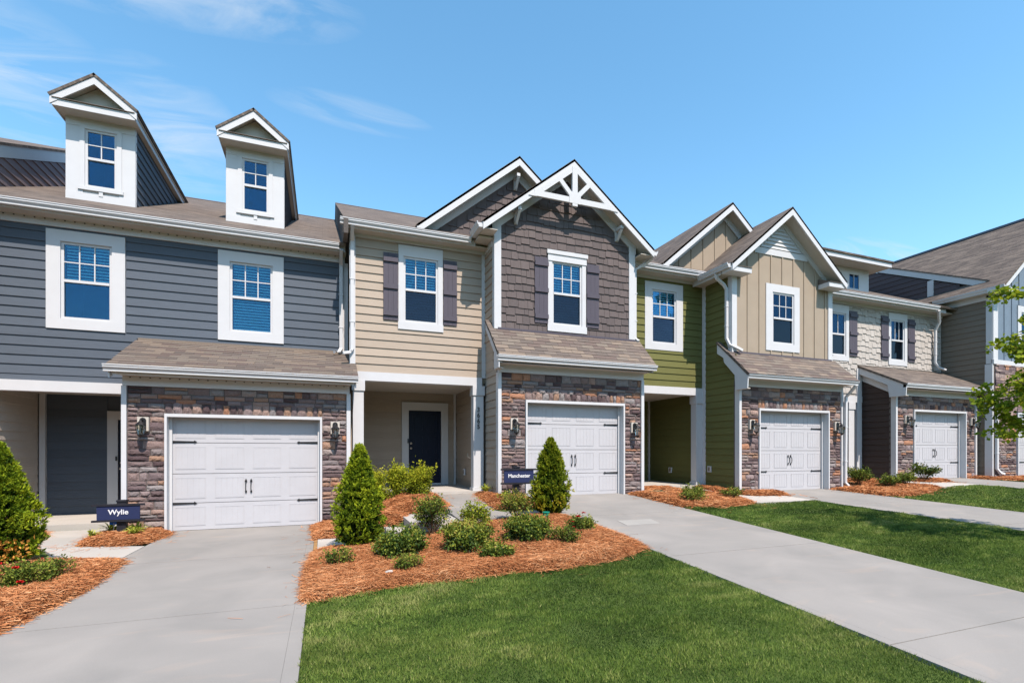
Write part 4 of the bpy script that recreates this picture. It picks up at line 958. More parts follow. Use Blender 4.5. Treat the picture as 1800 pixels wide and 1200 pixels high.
b = MB(); b.box(xa, 3.53, Yw-.05, Yw+.02, 6.06, 6.19); build(b, 'frieze_board', WHITE, H2)
b = MB(); b.box(.36, 3.53, 10.84, Yw, 6.125, 6.145); build(b, 'soffit', SOFFIT, H2)
b = MB(); b.box(.36, 3.2, 10.82, 10.84, 6.12, 6.26); build(b, 'fascia', WHITE, H2)
b = MB(); b.box(3.18, 3.54, 10.48, 11.1, 6.20, 6.235); build(b, 'soffit', SOFFIT, H2)
gutter(H2, .30, 3.08, 10.82, 6.15)
main_roof(H2, .36, 7.25, 10.71, 6.285, 18.6, .5)
b = MB(); b.prism([(10.70, 5.95), (10.66, 6.235), (18.5, 10.15), (18.5, 9.3), (11.2, 5.95)], 'x', .37, .46); build(b, 'rake_board', BACK, H2)
downspout(H2, [(.545, 10.76, 6.16), (.545, 10.9, 6.06), (.555, 11.05, 5.93), (.555, 11.05, 3.66), (.50, 10.98, 3.56), (.36, 10.94, 3.53)], .075, .055)
# porch
b = MB(); b.box(.47, 3.44, Yw-.05, Yw+.20, 3.0, 3.19); build(b, 'porch_beam', WHITE, H2)
b = MB(); b.box(.47, 3.55, Yw-.12, 13.6, .34, zfl); build(b, 'porch_slab', CONC2, H2)
b = MB(); b.box(.47, 3.55, Yw+.205, 13.6, 3.06, 3.10); build(b, 'porch_ceiling', SOFFIT, H2)
b = MB(); b.box(.5, 3.55, 13.5, 13.65, .4, 3.1); PB = build(b, 'porch_wall', TAN, H2)
siding(PB, TAN, .5, 3.36, zfl, 3.06, 13.5, holes=[(1.94, 3.2, 0, 2.80)])
b = MB(); b.box(3.36, 3.41, 13.42, 13.5, zfl, 3.06); build(b, 'corner_board', WHITE, H2)
entry_door(H2, 1.94, 3.2, zfl, 2.80, 13.5, 2.12, 3.005, 2.585)
b = MB(); b.box(2.085, 2.115, 13.43, 13.45, 1.70, 1.82); build(b, 'doorbell', BLACK, H2)
b = MB(); b.box(.47, .55, 11.2, 13.5, .3, 3.1); PS = build(b, 'porch_wall', TAN, H2)
b = MB(); b.box(3.55, 3.63, 10.37, 13.5, .3, 3.3); PS = build(b, 'side_wall', TAN, H2)
siding(PS, TAN, 10.305, Yw-.035, .50, 4.0, 3.55, axis='x'); siding(PS, TAN, Yw+.2, 13.45, zfl, 3.06, 3.44, axis='x')
b = MB(); b.box(3.445, 3.549, Yw+.16, 13.5, zfl, 3.06); build(b, 'porch_wall', TAN, H2)
outlet(H2, (3.42, 12.45, .95)); 
b = MB(); b.box(3.30, 3.42, Yw-.03, Yw+.12, 1.34, 1.36); b.tube([(3.20, Yw+.12, 1.32), (3.14, Yw+.12, 1.36), (3.14, Yw+.12, 1.44)], .012, 6); build(b, 'hose_bib', NICKEL, H2)
column(H2, .57, .79, Yw-.04, Yw+.17, zfl, 2.998); column(H2, 3.235, 3.475, Yw-.04, Yw+.17, .5, 2.998)
for i, ch in enumerate('3665'):
    cu = bpy.data.curves.new('digit', 'FONT'); cu.body = ch; cu.size = .15; cu.extrude = .004; cu.offset = .003; cu.align_x = 'CENTER'
    t_ = bpy.data.objects.new('tmp', cu); C.objects.link(t_); bpy.context.view_layer.update()
    me = bpy.data.meshes.new_from_object(t_.evaluated_get(bpy.context.evaluated_depsgraph_get())); bpy.data.objects.remove(t_)
    me.transform(Matrix.Rotation(PI/2, 4, 'X')); me.materials.clear(); me.materials.append(BLACK)
    inst(me, 'house_number', H2, (3.352, Yw-.047, 2.40-.132*i), scale=(.9, 1, 1))
# garage
garage_front(H2, 3.55, 7.24, 10.2, z0, 4.18, 6.71, 2.61, 3.20, 3.36, 22, 300, lanterns=[(3.885, 2.08), (6.975, 2.05)])
b = MB(); b.box(7.16, 7.24, 10.37, 10.60, .3, 4.1); b.box(7.16, 7.24, 10.602, 11.1, .3, 6.2); build(b, 'side_wall', TAN, H2)
b = MB(); b.box(3.5, 7.28, 9.86, 10.25, 3.355, 3.375); build(b, 'soffit', SOFFIT, H2)
b = MB(); b.box(3.42, 7.32, 9.86, 9.88, 3.35, 3.49); build(b, 'fascia', WHITE, H2)
gutter(H2, 3.38, 7.36, 9.86, 3.385)
o = slabq(H2, 'garage_roof', ROOF, (3.40, 9.77, 3.49), (7.33, 9.77, 3.49), (7.33, 10.44, 4.195), (3.40, 10.44, 4.195), th=.05)
shingle_roof(o, 3.39, 7.34, 9.75, 3.49, 10.435, 4.20, 8, row=.125, wid=.305)
slabq(H2, 'garage_roof', ROOF, (3.395, 10.44, 4.195), (3.54, 10.44, 4.195), (3.54, 10.70, 4.45), (3.395, 10.70, 4.45), th=.05)
b = MB(); b.prism([(9.80, 3.24), (9.80, 3.46), (10.70, 4.40), (10.70, 4.24), (10.1, 3.60), (10.1, 3.24)], 'x', 3.405, 3.43); build(b, 'rake_board', WHITE, H2)
b = MB(); b.box(3.43, 3.55, 9.9, 10.15, 3.24, 3.26); build(b, 'return_soffit', SOFFIT, H2)
b = MB(); b.box(3.6, 7.2, 10.41, 10.448, 4.19, 4.235); build(b, 'flashing', SHUT, H2)
# upper gable
Yg2 = 10.45; gx0, gx1 = 3.53, 7.18; xc = 5.345; half = 2.17; zee = 6.36; zap = 8.09; sl2 = (zap-zee)/half
def g2(x): return zap-sl2*abs(x-xc)-.10
b = MB(); wall_holes(b, gx0, gx1, 4.15, 6.30, Yg2, Yg2+.15, [(4.93, 5.72, 4.41, 5.89)]); b.prism([(gx0, 6.30), (gx1, 6.30), (gx1, g2(gx1)), (xc, g2(xc)), (gx0, g2(gx0))], 'y', Yg2, Yg2+.15); G2 = build(b, 'gable_wall', SHING, H2)
wall_shingles(G2, SHING, gx0+.15, gx1-.16, 4.20, 8.0, Yg2-.001, lambda x: g2(x)-.16, [(4.81, 5.85, 4.25, 6.14)], 31, 300)
b = MB(); b.box(gx0-.012, gx0+.15, Yg2-.035, Yg2+.10, 4.20, g2(gx0)); build(b, 'corner_board', WHITE, H2); b = MB(); b.box(gx1-.16, gx1+.012, Yg2-.035, Yg2+.10, 4.20, g2(gx1)); build(b, 'corner_board', WHITE, H2)
rake(H2, 'frieze_board', xc, half-.30, zee+.30*sl2-.02, zap-.04, Yg2-.032, Yg2-.002, h=.19)
window(H2, 4.935, 5.715, 4.42, 5.885, Yg2, t=(.105, .105, .205, .155), cols=3, rows=2)
b = MB(); b.box(4.795, 5.855, Yg2-.065, Yg2-.031, 6.04, 6.13); b.box(4.82, 5.83, Yg2-.045, Yg2-.0305, 5.885, 6.04); build(b, 'window_head', WHITE, H2)
b = MB(); b.box(4.815, 5.84, Yg2-.042, Yg2-.0305, 4.26, 4.42); build(b, 'window_apron', WHITE, H2)
shutter(H2, 4.49, 4.825, 4.42, 5.93, Yg2); shutter(H2, 5.83, 6.165, 4.42, 5.93, Yg2)
b = MB(); b.box(3.53, 3.60, Yg2+.10, Yw+.1, 3.3, 6.3); sw = build(b, 'side_wall', TAN, H2); siding(sw, TAN, Yg2+.11, Yw-.03, 4.36, 6.06, 3.53, axis='x'); siding(sw, TAN, 10.72, Yw-.03, 4.0, 4.36, 3.53, axis='x')
b = MB(); b.box(3.50, 3.53, Yg2+.10, Yw-.03, 6.06, 6.19); build(b, 'frieze_board', WHITE, H2)
gable_roof(H2, xc, half, zee, zap, 10.13, 14.4, Yg2)
rake(H2, 'rake_board', xc, half+.01, zee+.05, zap+.05, 10.10, 10.135, h=.16)
for s in (-1, 1): 
    b = MB(); x = xc+s*(half+.0); b.box(x-.012, x+.012, 10.14, 11.0, zee-.10, zee+.04); build(b, 'fascia', WHITE, H2)
    b = MB(); q0, q1 = sorted((xc+s*(half-.02), xc+s*(half-.33))); b.box(q0, q1, 10.16, 11.0, zee-.10, zee-.085); build(b, 'soffit', SOFFIT, H2)
gutter(H2, 10.13, 10.72, xc-half-.015, 6.26, 'left')
b = MB(); b.prism([(-p[0]*1.0+xc+half+.015, 6.26+p[1]) for p in GUT], 'y', 10.12, 10.9); build(b, 'gutter', WHITE2, H2)
downspout(H2, [(7.60, 10.3, 6.26), (7.50, 10.42, 6.16), (7.24, 10.50, 6.0), (7.24, 10.50, 4.30), (7.28, 10.40, 4.2)], .07, .055)
# truss and brackets
b = MB(); yt0, yt1 = 10.085, 10.135
b.box(5.345-1.0, 5.345+1.0, yt0-.004, yt1-.004, 7.13, 7.255)
t0 = build(b, 'gable_truss', WHITE, H2)
def tbar(n, p, q, w): b = MB(); b.bar((p[0], yt0+.02, p[1]), (q[0], yt0+.02, q[1]), w, .045, up=(0, 1, 0)); build(b, n, WHITE, t0)
b = MB(); b.box(5.345-.065, 5.345+.065, yt0-.012, yt1, 7.06, 7.95); build(b, 'king_post', WHITE, t0)
tbar('strut', (5.345, 7.22), (4.93, 7.66), .10); tbar('strut', (5.345, 7.22), (5.76, 7.66), .10)
b = MB(); b.prism([(5.2, 7.12), (5.49, 7.12), (5.49, 7.30), (5.42, 7.38), (5.27, 7.38), (5.2, 7.30)], 'y', yt0-.014, yt0-.005); build(b, 'gusset', WHITE, t0)
for s in (-1, 1):
    b = MB(); b.prism([(5.345+s*1.02, 7.12), (5.345+s*.62, 7.12), (5.345+s*.3, 7.72), (5.345+s*.02, 7.98), (5.345, 7.80), (5.345+s*.45, 7.45)][0:0]+[(5.345+s*1.14, 7.12), (5.345, 8.0), (5.345, 7.87), (5.345+s*.955, 7.12)], 'y', yt0-.002, yt1-.006); build(b, 'top_chord', WHITE, t0)
def bracket(hs, x, z, y0, y1):
    b = MB(); b.box(x-.04, x+.04, y1-.05, y1-.004, z-.30, z); b.box(x-.04, x+.04, y0+.02, y1-.05, z-.07, z); o = build(b, 'bracket', WHITE, hs)
    b = MB(); b.bar((x, y1-.06, z-.27), (x, y0+.05, z-.08), .06, .05); build(b, 'brace', WHITE, o)
bracket(H2, 4.03, 6.88, 10.15, 10.45); bracket(H2, 6.66, 6.88, 10.15, 10.45)
# back gable
xc2 = 4.25; hf2 = 2.37; zb2 = 8.28; ze2 = 6.33; sb = (zb2-ze2)/hf2
b = MB(); b.prism([(xc2-hf2+.1, ze2+.02), (xc2+hf2-.1, ze2+.02), (xc2, zb2-.12)], 'y', 11.06, 11.2); BG = build(b, 'gable_wall', SHING, H2)
wall_shingles(BG, SHING, 2.3, 5.2, 6.42, 8.1, 11.059, lambda x: zb2-.30-sb*abs(x-xc2), [], 33, 300)
rake(H2, 'frieze_board', xc2, hf2-.18, ze2+.18*sb-.02, zb2-.04, 11.02, 11.056, h=.20)
rake(H2, 'rake_board', xc2, hf2+.01, ze2+.05, zb2+.05, 10.73, 10.765, h=.16)
gable_roof(H2, xc2, hf2, ze2, zb2, 10.76, 14.6, 11.06)
bracket(H2, 4.25, 7.98, 10.78, 11.06)

# ------------------------------------------------------------------ HOUSE 3 (green + khaki board and batten)
H3 = root('townhouse', (10.4, 11.05, .44), 'olive green townhouse with a khaki board and batten gable', 'house', GRP)
Yw = 11.05; z0 = .44; zfl = .55
b = MB(); wall_holes(b, 7.25, 10.05, 3.22, 6.06, Yw, Yw+.15, [(8.13, 8.94, 4.36, 5.80)]); W3 = build(b, 'wall', GREEN, H3)
siding(W3, GREEN, 7.3, 9.98, 3.22, 6.06, Yw-.001, holes=[(7.92, 9.15, 4.19, 5.99)])
window(H3, 8.14, 8.93, 4.37, 5.79, Yw, t=(.22, .22, .20, .18), cols=3, rows=2)
b = MB(); b.box(9.98, 10.05, Yw-.03, Yw-.001, 3.0, 6.06); build(b, 'corner_board', WHITE, H3)
b = MB(); b.box(7.2, 10.1, Yw-.05, Yw+.02, 6.06, 6.19); build(b, 'frieze_board', WHITE, H3)
b = MB(); b.box(7.2, 10.1, 10.72, Yw, 6.125, 6.145); build(b, 'soffit', SOFFIT, H3)
b = MB(); b.box(7.2, 9.6, 10.70, 10.72, 6.12, 6.245); build(b, 'fascia', WHITE, H3)
gutter(H3, 7.26, 9.60, 10.70, 6.155)
main_roof(H3, 7.27, 13.50, 10.58, 6.275, 18.6, .5)
b = MB(); b.box(7.7, 9.86, Yw-.05, Yw+.20, 3.02, 3.22); build(b, 'porch_beam', WHITE, H3)
b = MB(); b.box(7.26, 9.83, Yw-.12, 13.6, .3, zfl); build(b, 'porch_slab', CONC2, H3)
b = MB(); b.box(7.26, 9.83, Yw+.205, 13.6, 3.08, 3.12); build(b, 'porch_ceiling', SOFFIT, H3)
b = MB(); b.box(7.26, 9.9, 13.45, 13.6, .4, 3.1); PB = build(b, 'porch_wall', GREEN, H3); siding(PB, GREEN, 7.3, 9.76, zfl, 3.08, 13.45)
b = MB(); b.box(9.76, 9.80, 13.37, 13.45, zfl, 3.08); build(b, 'corner_board', WHITE, H3)
b = MB(); b.box(9.82, 9.88, 9.87, 10.11, .3, 3.9); b.box(9.82, 9.88, 10.112, 13.5, .3, 6.3); PS = build(b, 'side_wall', GREEN, H3)
siding(PS, GREEN, 9.805, Yw-.165, .5, 3.96, 9.82, axis='x'); siding(PS, GREEN, 10.065, Yw-.165, 3.96, 6.06, 9.82, axis='x'); siding(PS, GREEN, Yw+.2, 13.4, zfl, 3.08, 9.82, axis='x')
b = MB(); b.box(9.79, 9.82, 10.06, Yw-.03, 6.06, 6.19); build(b, 'frieze_board', WHITE, H3)
outlet(H3, (9.82, 12.35, .92)); outlet(H3, (9.82, 10.72, 1.0))
column(H3, 9.59, 9.80, Yw-.04, Yw+.17, .5, 3.018)
b = MB(); b.box(9.80, 9.818, Yw-.16, Yw-.03, .5, 6.06); build(b, 'corner_board', WHITE, H3)
garage_front(H3, 9.79, 13.47, 9.7, z0, 10.435, 12.94, 2.575, 3.125, 3.29, 44, 300, lanterns=[(10.16, 2.16), (13.22, 2.17)])
b = MB(); b.box(13.39, 13.47, 9.87, 10.11, .3, 3.9); b.box(13.34, 13.42, 10.112, 10.9, .3, 6.2); build(b, 'side_wall', KHAKI, H3)
b = MB(); b.box(9.8, 13.55, 9.38, 9.75, 3.285, 3.305); build(b, 'soffit', SOFFIT, H3)
b = MB(); b.box(9.70, 13.52, 9.38, 9.40, 3.28, 3.40); build(b, 'fascia', WHITE, H3)
gutter(H3, 9.68, 13.58, 9.38, 3.275)
o = slabq(H3, 'garage_roof', ROOF, (9.66, 9.27, 3.375), (13.55, 9.27, 3.375), (13.55, 9.95, 4.02), (9.66, 9.95, 4.02), th=.05)
shingle_roof(o, 9.65, 13.56, 9.25, 3.375, 9.945, 4.03, 9, row=.125, wid=.305)
slabq(H3, 'garage_roof', ROOF, (9.655, 9.95, 4.02), (9.80, 9.95, 4.02), (9.80, 10.32, 4.36), (9.655, 10.32, 4.36), th=.05)
b = MB(); b.prism([(9.32, 3.02), (9.30, 3.34), (10.32, 4.31), (10.32, 4.05), (10.10, 3.90), (10.08, 3.78), (9.72, 3.40), (9.70, 3.02)], 'x', 9.67, 9.70); build(b, 'rake_board', WHITE, H3)
b = MB(); b.box(9.70, 9.79, 9.34, 9.69, 3.02, 3.04); build(b, 'return_soffit', SOFFIT, H3)
b = MB(); b.box(9.84, 13.4, 9.92, 9.958, 4.02, 4.06); build(b, 'flashing', SHUT, H3)
Yg3 = 9.96; gx0, gx1 = 9.80, 13.42; xc3 = 11.49; hf3 = 2.02; ze3 = 6.13; za3 = 7.83; s3 = (za3-ze3)/hf3
def g3(x): return za3-s3*abs(x-xc3)-.10
b = MB(); wall_holes(b, gx0, gx1, 3.95, 6.10, Yg3, Yg3+.15, [(11.18, 11.98, 4.36, 5.74)]); b.prism([(gx0, 6.10), (gx1, 6.10), (gx1, 6.22), (xc3+1.9, g3(xc3+1.9)), (xc3, g3(xc3)), (gx0+.1, g3(gx0+.1)), (gx0, 6.22)], 'y', Yg3, Yg3+.15); G3 = build(b, 'gable_wall', KHAKI, H3)
PEAKS = [xc3]
board_batten(G3, KHAKI, gx0+.15, gx1-.15, 4.03, lambda x: min(g3(x)-.02, 6.72), Yg3-.001, .405, holes=[(10.96, 12.17, 4.17, 5.95)], off=.38)
PEAKS = []
b = MB(); b.box(gx0-.012, gx0+.15, Yg3-.035, Yg3+.10, 4.03, 6.1); build(b, 'corner_board', WHITE, H3); b = MB(); b.box(gx1-.15, gx1+.012, Yg3-.035, Yg3+.10, 4.03, 6.1); build(b, 'corner_board', WHITE, H3)
window(H3, 11.19, 11.97, 4.37, 5.735, Yg3, t=(.235, .20, .21, .20), cols=3, rows=2)
rake(H3, 'frieze_board', xc3, hf3-.30, ze3+.30*s3-.02, za3-.04, Yg3-.032, Yg3-.002, h=.17)
b = MB(); b.box(xc3-.93, xc3+.97, Yg3-.035, Yg3-.0085, 6.70, 6.86); build(b, 'frieze_board', WHITE, H3)
b = MB(); b.prism([(xc3-.85, 6.86), (xc3+.88, 6.86), (xc3, za3-.2)], 'y', Yg3-.012, Yg3-.009); LV = build(b, 'gable_vent', WHITE, H3)
z = 6.88
while z < 7.5:
    hw = (za3-.33-z)/s3
    if hw > .04: b = MB(); b.add([(xc3-hw, Yg3-.045, z), (xc3+hw, Yg3-.045, z), (xc3+hw-.06, Yg3-.014, z+.085), (xc3-hw+.06, Yg3-.014, z+.085), (xc3-hw, Yg3-.013, z), (xc3+hw, Yg3-.013, z)], [(0, 1, 2, 3), (0, 3, 4), (1, 5, 2), (0, 4, 5, 1)]); build(b, 'louvre_slat', WHITE, LV)
    z += .10
gable_roof(H3, xc3, hf3, ze3, za3, 9.60, 14.2, Yg3)
rake(H3, 'rake_board', xc3, hf3+.01, ze3+.05, za3+.05, 9.57, 9.605, h=.16)
for s in (-1, 1):
    q0, q1 = sorted((xc3+s*(hf3+.02), xc3+s*(hf3-.64)))
    b = MB(); b.box(q0, q1, 9.60, Yg3-.036, 5.98, 6.10); build(b, 'cornice_return', WHITE, H3)
    b = MB(); b.prism([(9.58, 6.101), (9.58, 6.112), (Yg3-.04, 6.26), (Yg3-.04, 6.101)], 'x', q0, q1); build(b, 'return_roof', SHTAB, H3)
    b = MB(); x = xc3+s*hf3; b.box(x-.012, x+.012, 9.97, 11.0, 5.98, 6.16); build(b, 'fascia', WHITE, H3)
    b = MB(); q0, q1 = sorted((xc3+s*(hf3-.02), xc3+s*(hf3-.33))); b.box(q0, q1, 9.97, 11.0, 6.0, 6.015); build(b, 'soffit', SOFFIT, H3)
gutter(H3, 9.62, 10.70, xc3-hf3-.02, 6.05, 'left', s=.95)
b = MB(); b.prism([(-p[0]*.9+xc3+hf3+.02, 6.04+p[1]*.9) for p in GUT], 'y', 9.62, 10.9); build(b, 'gutter', WHITE2, H3)
downspout(H3, [(9.42, 10.10, 6.05), (9.46, 10.10, 5.93), (9.66, 10.07, 5.78), (9.74, 10.06, 5.66), (9.74, 10.06, 4.40), (9.76, 9.98, 4.22), (9.92, 9.86, 4.12), (10.02, 9.82, 4.06)], .07, .06)
downspout(H3, [(13.58, 10.1, 6.02), (13.50, 10.1, 5.90), (13.48, 10.1, 5.7), (13.48, 10.1, 4.3), (13.5, 9.98, 4.2)], .07, .055)
downspout(H3, [(13.50, 9.30, 3.28), (13.52, 9.42, 3.16), (13.52, 9.60, 2.98), (13.52, 9.62, .62), (13.60, 9.56, .50), (13.70, 9.52, .50)], .07, .055)
xc4 = 10.53; hf4 = 2.30; zb4 = 8.28; ze4 = 6.33; s4 = (zb4-ze4)/hf4
b = MB(); b.prism([(xc4-hf4+.1, ze4+.02), (xc4+hf4-.1, ze4+.02), (xc4, zb4-.12)], 'y', 11.0, 11.12); BG = build(b, 'gable_wall', KHAKI, H3)
PEAKS = [xc4]
board_batten(BG, KHAKI, 8.6, 12.2, 6.40, lambda x: zb4-.32-s4*abs(x-xc4), 10.999, .405)
PEAKS = []
rake(H3, 'frieze_board', xc4, hf4-.18, ze4+.18*s4-.02, zb4-.04, 10.955, 10.985, h=.20)
rake(H3, 'rake_board', xc4, hf4+.01, ze4+.05, zb4+.05, 10.64, 10.675, h=.16)
gable_roof(H3, xc4, hf4, ze4, zb4, 10.67, 14.6, 11.0)

# ------------------------------------------------------------------ HOUSE 4 (cream shakes)
H4 = root('townhouse', (16.5, 10.85, .62), 'cream shingled townhouse with slate shutters and a low flat roofed dormer', 'house', GRP)
Yw = 10.85; z0 = .617; zfl = .72
b = MB(); wall_holes(b, 13.5, 20.0, 3.2, 6.06, Yw, Yw+.15, [(14.3, 15.22, 4.45, 5.80), (17.36, 18.04, 4.47, 5.82)]); W4 = build(b, 'wall', CREAM, H4)
wall_shingles(W4, CREAM, 13.6, 19.95, 3.3, 6.05, Yw-.001, lambda x: 6.06, [(14.2, 15.37, 4.3, 6.06), (17.23, 18.17, 4.31, 6.06), (15.8, 19.9, 3.2, 4.22)], 77, 0, stuff=CREAMT, expo=.19, wmin=.12, wmax=.24, jit=.035)
window(H4, 14.32, 15.25, 4.46, 5.78, Yw, t=(.11, .13, .25, .16), cols=3, rows=1)
window(H4, 17.36, 18.04, 4.47, 5.80, Yw, t=(.11, .13, .22, .16), cols=3, rows=1)
shutter(H4, 15.39, 15.74, 4.47, 5.88, Yw); shutter(H4, 16.87, 17.22, 4.46, 5.88, Yw); shutter(H4, 18.19, 18.54, 4.46, 5.88, Yw)
b = MB(); b.box(13.5, 20.0, Yw-.05, Yw+.02, 6.06, 6.19); build(b, 'frieze_board', WHITE, H4)
b = MB(); b.box(13.5, 20.0, 10.51, Yw, 6.14, 6.16); build(b, 'soffit', SOFFIT, H4)
b = MB(); b.box(13.5, 19.6, 10.49, 10.51, 6.13, 6.25); build(b, 'fascia', WHITE, H4)
gutter(H4, 13.6, 19.1, 10.49, 6.165)
main_roof(H4, 13.52, 20.15, 10.38, 6.30, 18.5, .5)
downspout(H4, [(19.15, 10.44, 6.17), (19.25, 10.50, 6.06), (19.50, 10.62, 5.85), (19.5, 10.74, 5.6), (19.5, 10.74, 4.5), (19.55, 10.66, 4.32), (19.75, 10.58, 4.24)], .075, .055)
# low dormer
def rz4(y): return 6.30+.5*(y-10.38)
b = MB(); wall_holes(b, 15.3, 17.98, 6.70, 7.82, 11.95, 12.05, [(15.62, 16.0, 7.14, 7.62), (16.24, 16.62, 7.14, 7.62), (17.0, 17.48, 7.14, 7.62)]); D4 = build(b, 'dormer', WHITE, H4)
b = MB(); b.prism([(12.05, 7.82), (12.05, rz4(12.05)-.05), (13.9, rz4(13.9)-.05)], 'x', 17.88, 17.98); build(b, 'dormer_side', PLUM, H4)
for x0, x1 in ((15.62, 16.0), (16.24, 16.62), (17.0, 17.48)):
    b = MB(); b.box(x0, x1, 11.97, 11.98, 7.14, 7.62); g = build(b, 'dormer_window', GLASS, D4)
    b = MB(); b.box((x0+x1)/2-.012, (x0+x1)/2+.012, 11.955, 11.969, 7.14, 7.62); build(b, 'muntin', WHITE, D4)
    b = MB(); b.box(x0-.1, x1+.1, 12.4, 12.42, 7.0, 7.7); build(b, 'dark_room', DARKIN, D4)
b = MB(); b.box(15.2, 18.05, 11.90, 11.949, 6.74, 6.98); build(b, 'base_board', WHITE, D4)
b = MB(); b.box(15.0, 18.35, 11.45, 13.9, 7.83, 7.86); build(b, 'soffit', SOFFIT, D4)
b = MB(); b.box(15.0, 18.35, 11.43, 11.449, 7.83, 7.98); b.box(18.351, 18.37, 11.43, 13.4, 7.83, 7.98); build(b, 'fascia', WHITE, D4)
slabq(H4, 'dormer_roof', ROOF, (14.95, 11.38, 8.03), (18.42, 11.38, 8.03), (18.42, 14.0, 8.25), (14.95, 14.0, 8.25), th=.05)
# porch
b = MB(); b.box(13.5, 15.95, Yw-.05, Yw+.20, 3.02, 3.22); build(b, 'porch_beam', WHITE, H4)
b = MB(); b.box(13.5, 15.97, Yw-.12, 13.4, .4, zfl); build(b, 'porch_slab', CONC2, H4)
b = MB(); b.box(13.5, 15.97, Yw+.205, 13.4, 3.08, 3.12); build(b, 'porch_ceiling', SOFFIT, H4)
b = MB(); b.box(13.5, 15.97, 13.25, 13.4, .5, 3.1); PB = build(b, 'porch_wall', BROWN, H4)
outlet(H4, (15.2, 13.25, 1.1), 'y')
column(H4, 15.35, 15.60, Yw-.04, Yw+.17, .6, 3.018)
b = MB(); b.box(15.72, 15.94, Yw-.045, Yw+.03, .6, 4.1); build(b, 'corner_board', WHITE, H4)
b = MB(); b.prism([(10.02, .5), (10.02, 3.40), (Yw, 4.05), (13.3, 4.05), (13.3, .5)], 'x', 16.0, 16.08); PS = build(b, 'side_wall', BROWN, H4)
siding(PS, BROWN, 9.955, Yw-.02, .62, 4.0, 16.0, axis='x', xl=lambda z: 9.90 if z < 3.32 else 9.90+(z-3.32)/.50)
garage_front(H4, 15.98, 19.92, 9.85, z0, 16.80, 19.37, 2.745, 3.16, 3.33, 55, 300, lanterns=[(16.42, 2.44), (19.68, 2.44)], scale=1.1)
b = MB(); b.box(19.84, 19.92, 10.0, 10.9, .5, 3.5); build(b, 'side_wall', BROWN, H4)
b = MB(); b.box(15.9, 19.95, 9.52, 9.85, 3.325, 3.345); build(b, 'soffit', SOFFIT, H4)
b = MB(); b.box(15.82, 19.95, 9.52, 9.54, 3.32, 3.44); build(b, 'fascia', WHITE, H4)
gutter(H4, 15.80, 19.90, 9.52, 3.345)
slabq(H4, 'garage_roof', ROOF, (15.78, 9.40, 3.45), (20.0, 9.40, 3.45), (20.0, Yw-.01, 4.20), (15.78, Yw-.01, 4.20), th=.06)
b = MB(); b.prism([(9.45, 3.10), (9.43, 3.41), (Yw-.02, 4.13), (Yw-.02, 3.93), (9.95, 3.47), (9.90, 3.10)], 'x', 15.80, 15.83); build(b, 'rake_board', WHITE, H4)
b = MB(); b.prism([(9.92, 3.12), (9.92, 3.42), (Yw-.02, 3.92), (Yw-.02, 3.72), (9.98, 3.25)], 'x', 15.95, 15.975); build(b, 'frieze_board', WHITE, H4)
b = MB(); b.prism([(9.92, 3.44), (Yw-.02, 3.93), (Yw-.02, 3.915), (9.92, 3.425)], 'x', 15.831, 15.974); b.box(15.831, 15.94, 9.46, 9.86, 3.10, 3.12); build(b, 'return_soffit', SOFFIT, H4)
downspout(H4, [(19.86, 9.46, 3.35), (19.90, 9.50, 3.24), (20.10, 9.40, 3.06), (20.14, 9.38, 2.9), (20.14, 9.38, .92), (20.22, 9.32, .78), (20.34, 9.30, .76)], .085, .06)
downspout(H4, [(19.94, 9.90, 3.3), (19.94, 9.90, .65)], .06, .05)

# ------------------------------------------------------------------ HOUSE 5 (right edge)
H5 = root('townhouse', (22.5, 9.47, .62), 'blue grey and stone townhouse with a taupe side wall, at the right edge', 'house', GRP)
b = MB(); b.box(20.06, 20.16, 9.57, 11.1, .5, 6.55); SW = build(b, 'side_wall', TAUPE, H5)
siding(SW, TAUPE, 9.62, 11.05, .62, 6.36, 20.06, axis='x')
b = MB(); b.box(20.02, 20.06, 9.45, 9.61, 4.30, 6.42); build(b, 'corner_board', WHITE, H5); b = MB(); b.box(20.0, 20.06, 9.43, 9.63, .55, 4.28); build(b, 'corner_board', WHITE, H5)
b = MB(); b.box(20.02, 20.06, 9.61, 11.1, 6.36, 6.52); build(b, 'frieze_board', WHITE, H5)
b = MB(); wall_holes(b, 20.06, 26.6, .5, 6.6, 9.47, 9.6, [(21.65, 22.55, 4.60, 6.1)]); b.prism([(20.06, 6.6), (26.6, 6.6), (23.4, 9.3)], 'y', 9.47, 9.6); F5 = build(b, 'wall', BLUEG, H5)
b = MB(); b.box(20.03, 20.28, 9.42, 9.468, 4.30, 6.5); build(b, 'corner_board', WHITE, H5)
board_batten(F5, BLUEG, 20.28, 26.5, 4.42, lambda x: 6.6+max(0, (min(x, 46.8-x)-20.1)*.80), 9.469, .42, holes=[(21.42, 22.75, 4.42, 6.32)])
b = MB(); b.box(20.02, 26.5, 9.40, 9.468, 4.28, 4.42); build(b, 'belly_band', WHITE, H5)
window(H5, 21.65, 22.55, 4.62, 6.10, 9.47, t=(.20, .20, .20, .18), cols=3, rows=2)
b = MB(); b.box(20.06, 26.5, 9.425, 9.4695, .5, 4.28); GW = build(b, 'garage_wall', BACK, H5)
stones(GW, 20.10, 26.5, .58, 4.28, 9.424, [(21.28, 24.0, .3, 2.76)], 66, 300, 1.1)
b = MB(); b.box(21.28, 21.33, 9.36, 9.44, .6, 2.75); b.box(21.331, 24.0, 9.36, 9.44, 2.70, 2.75); build(b, 'door_jamb', WHITE, H5)
garage_door(H5, 21.33, 24.0, .617, 2.70, 9.405)
lantern(H5, 20.95, 2.44, 9.42)
gutter(H5, 9.0, 10.95, 19.84, 6.53, 'left', s=1.15)
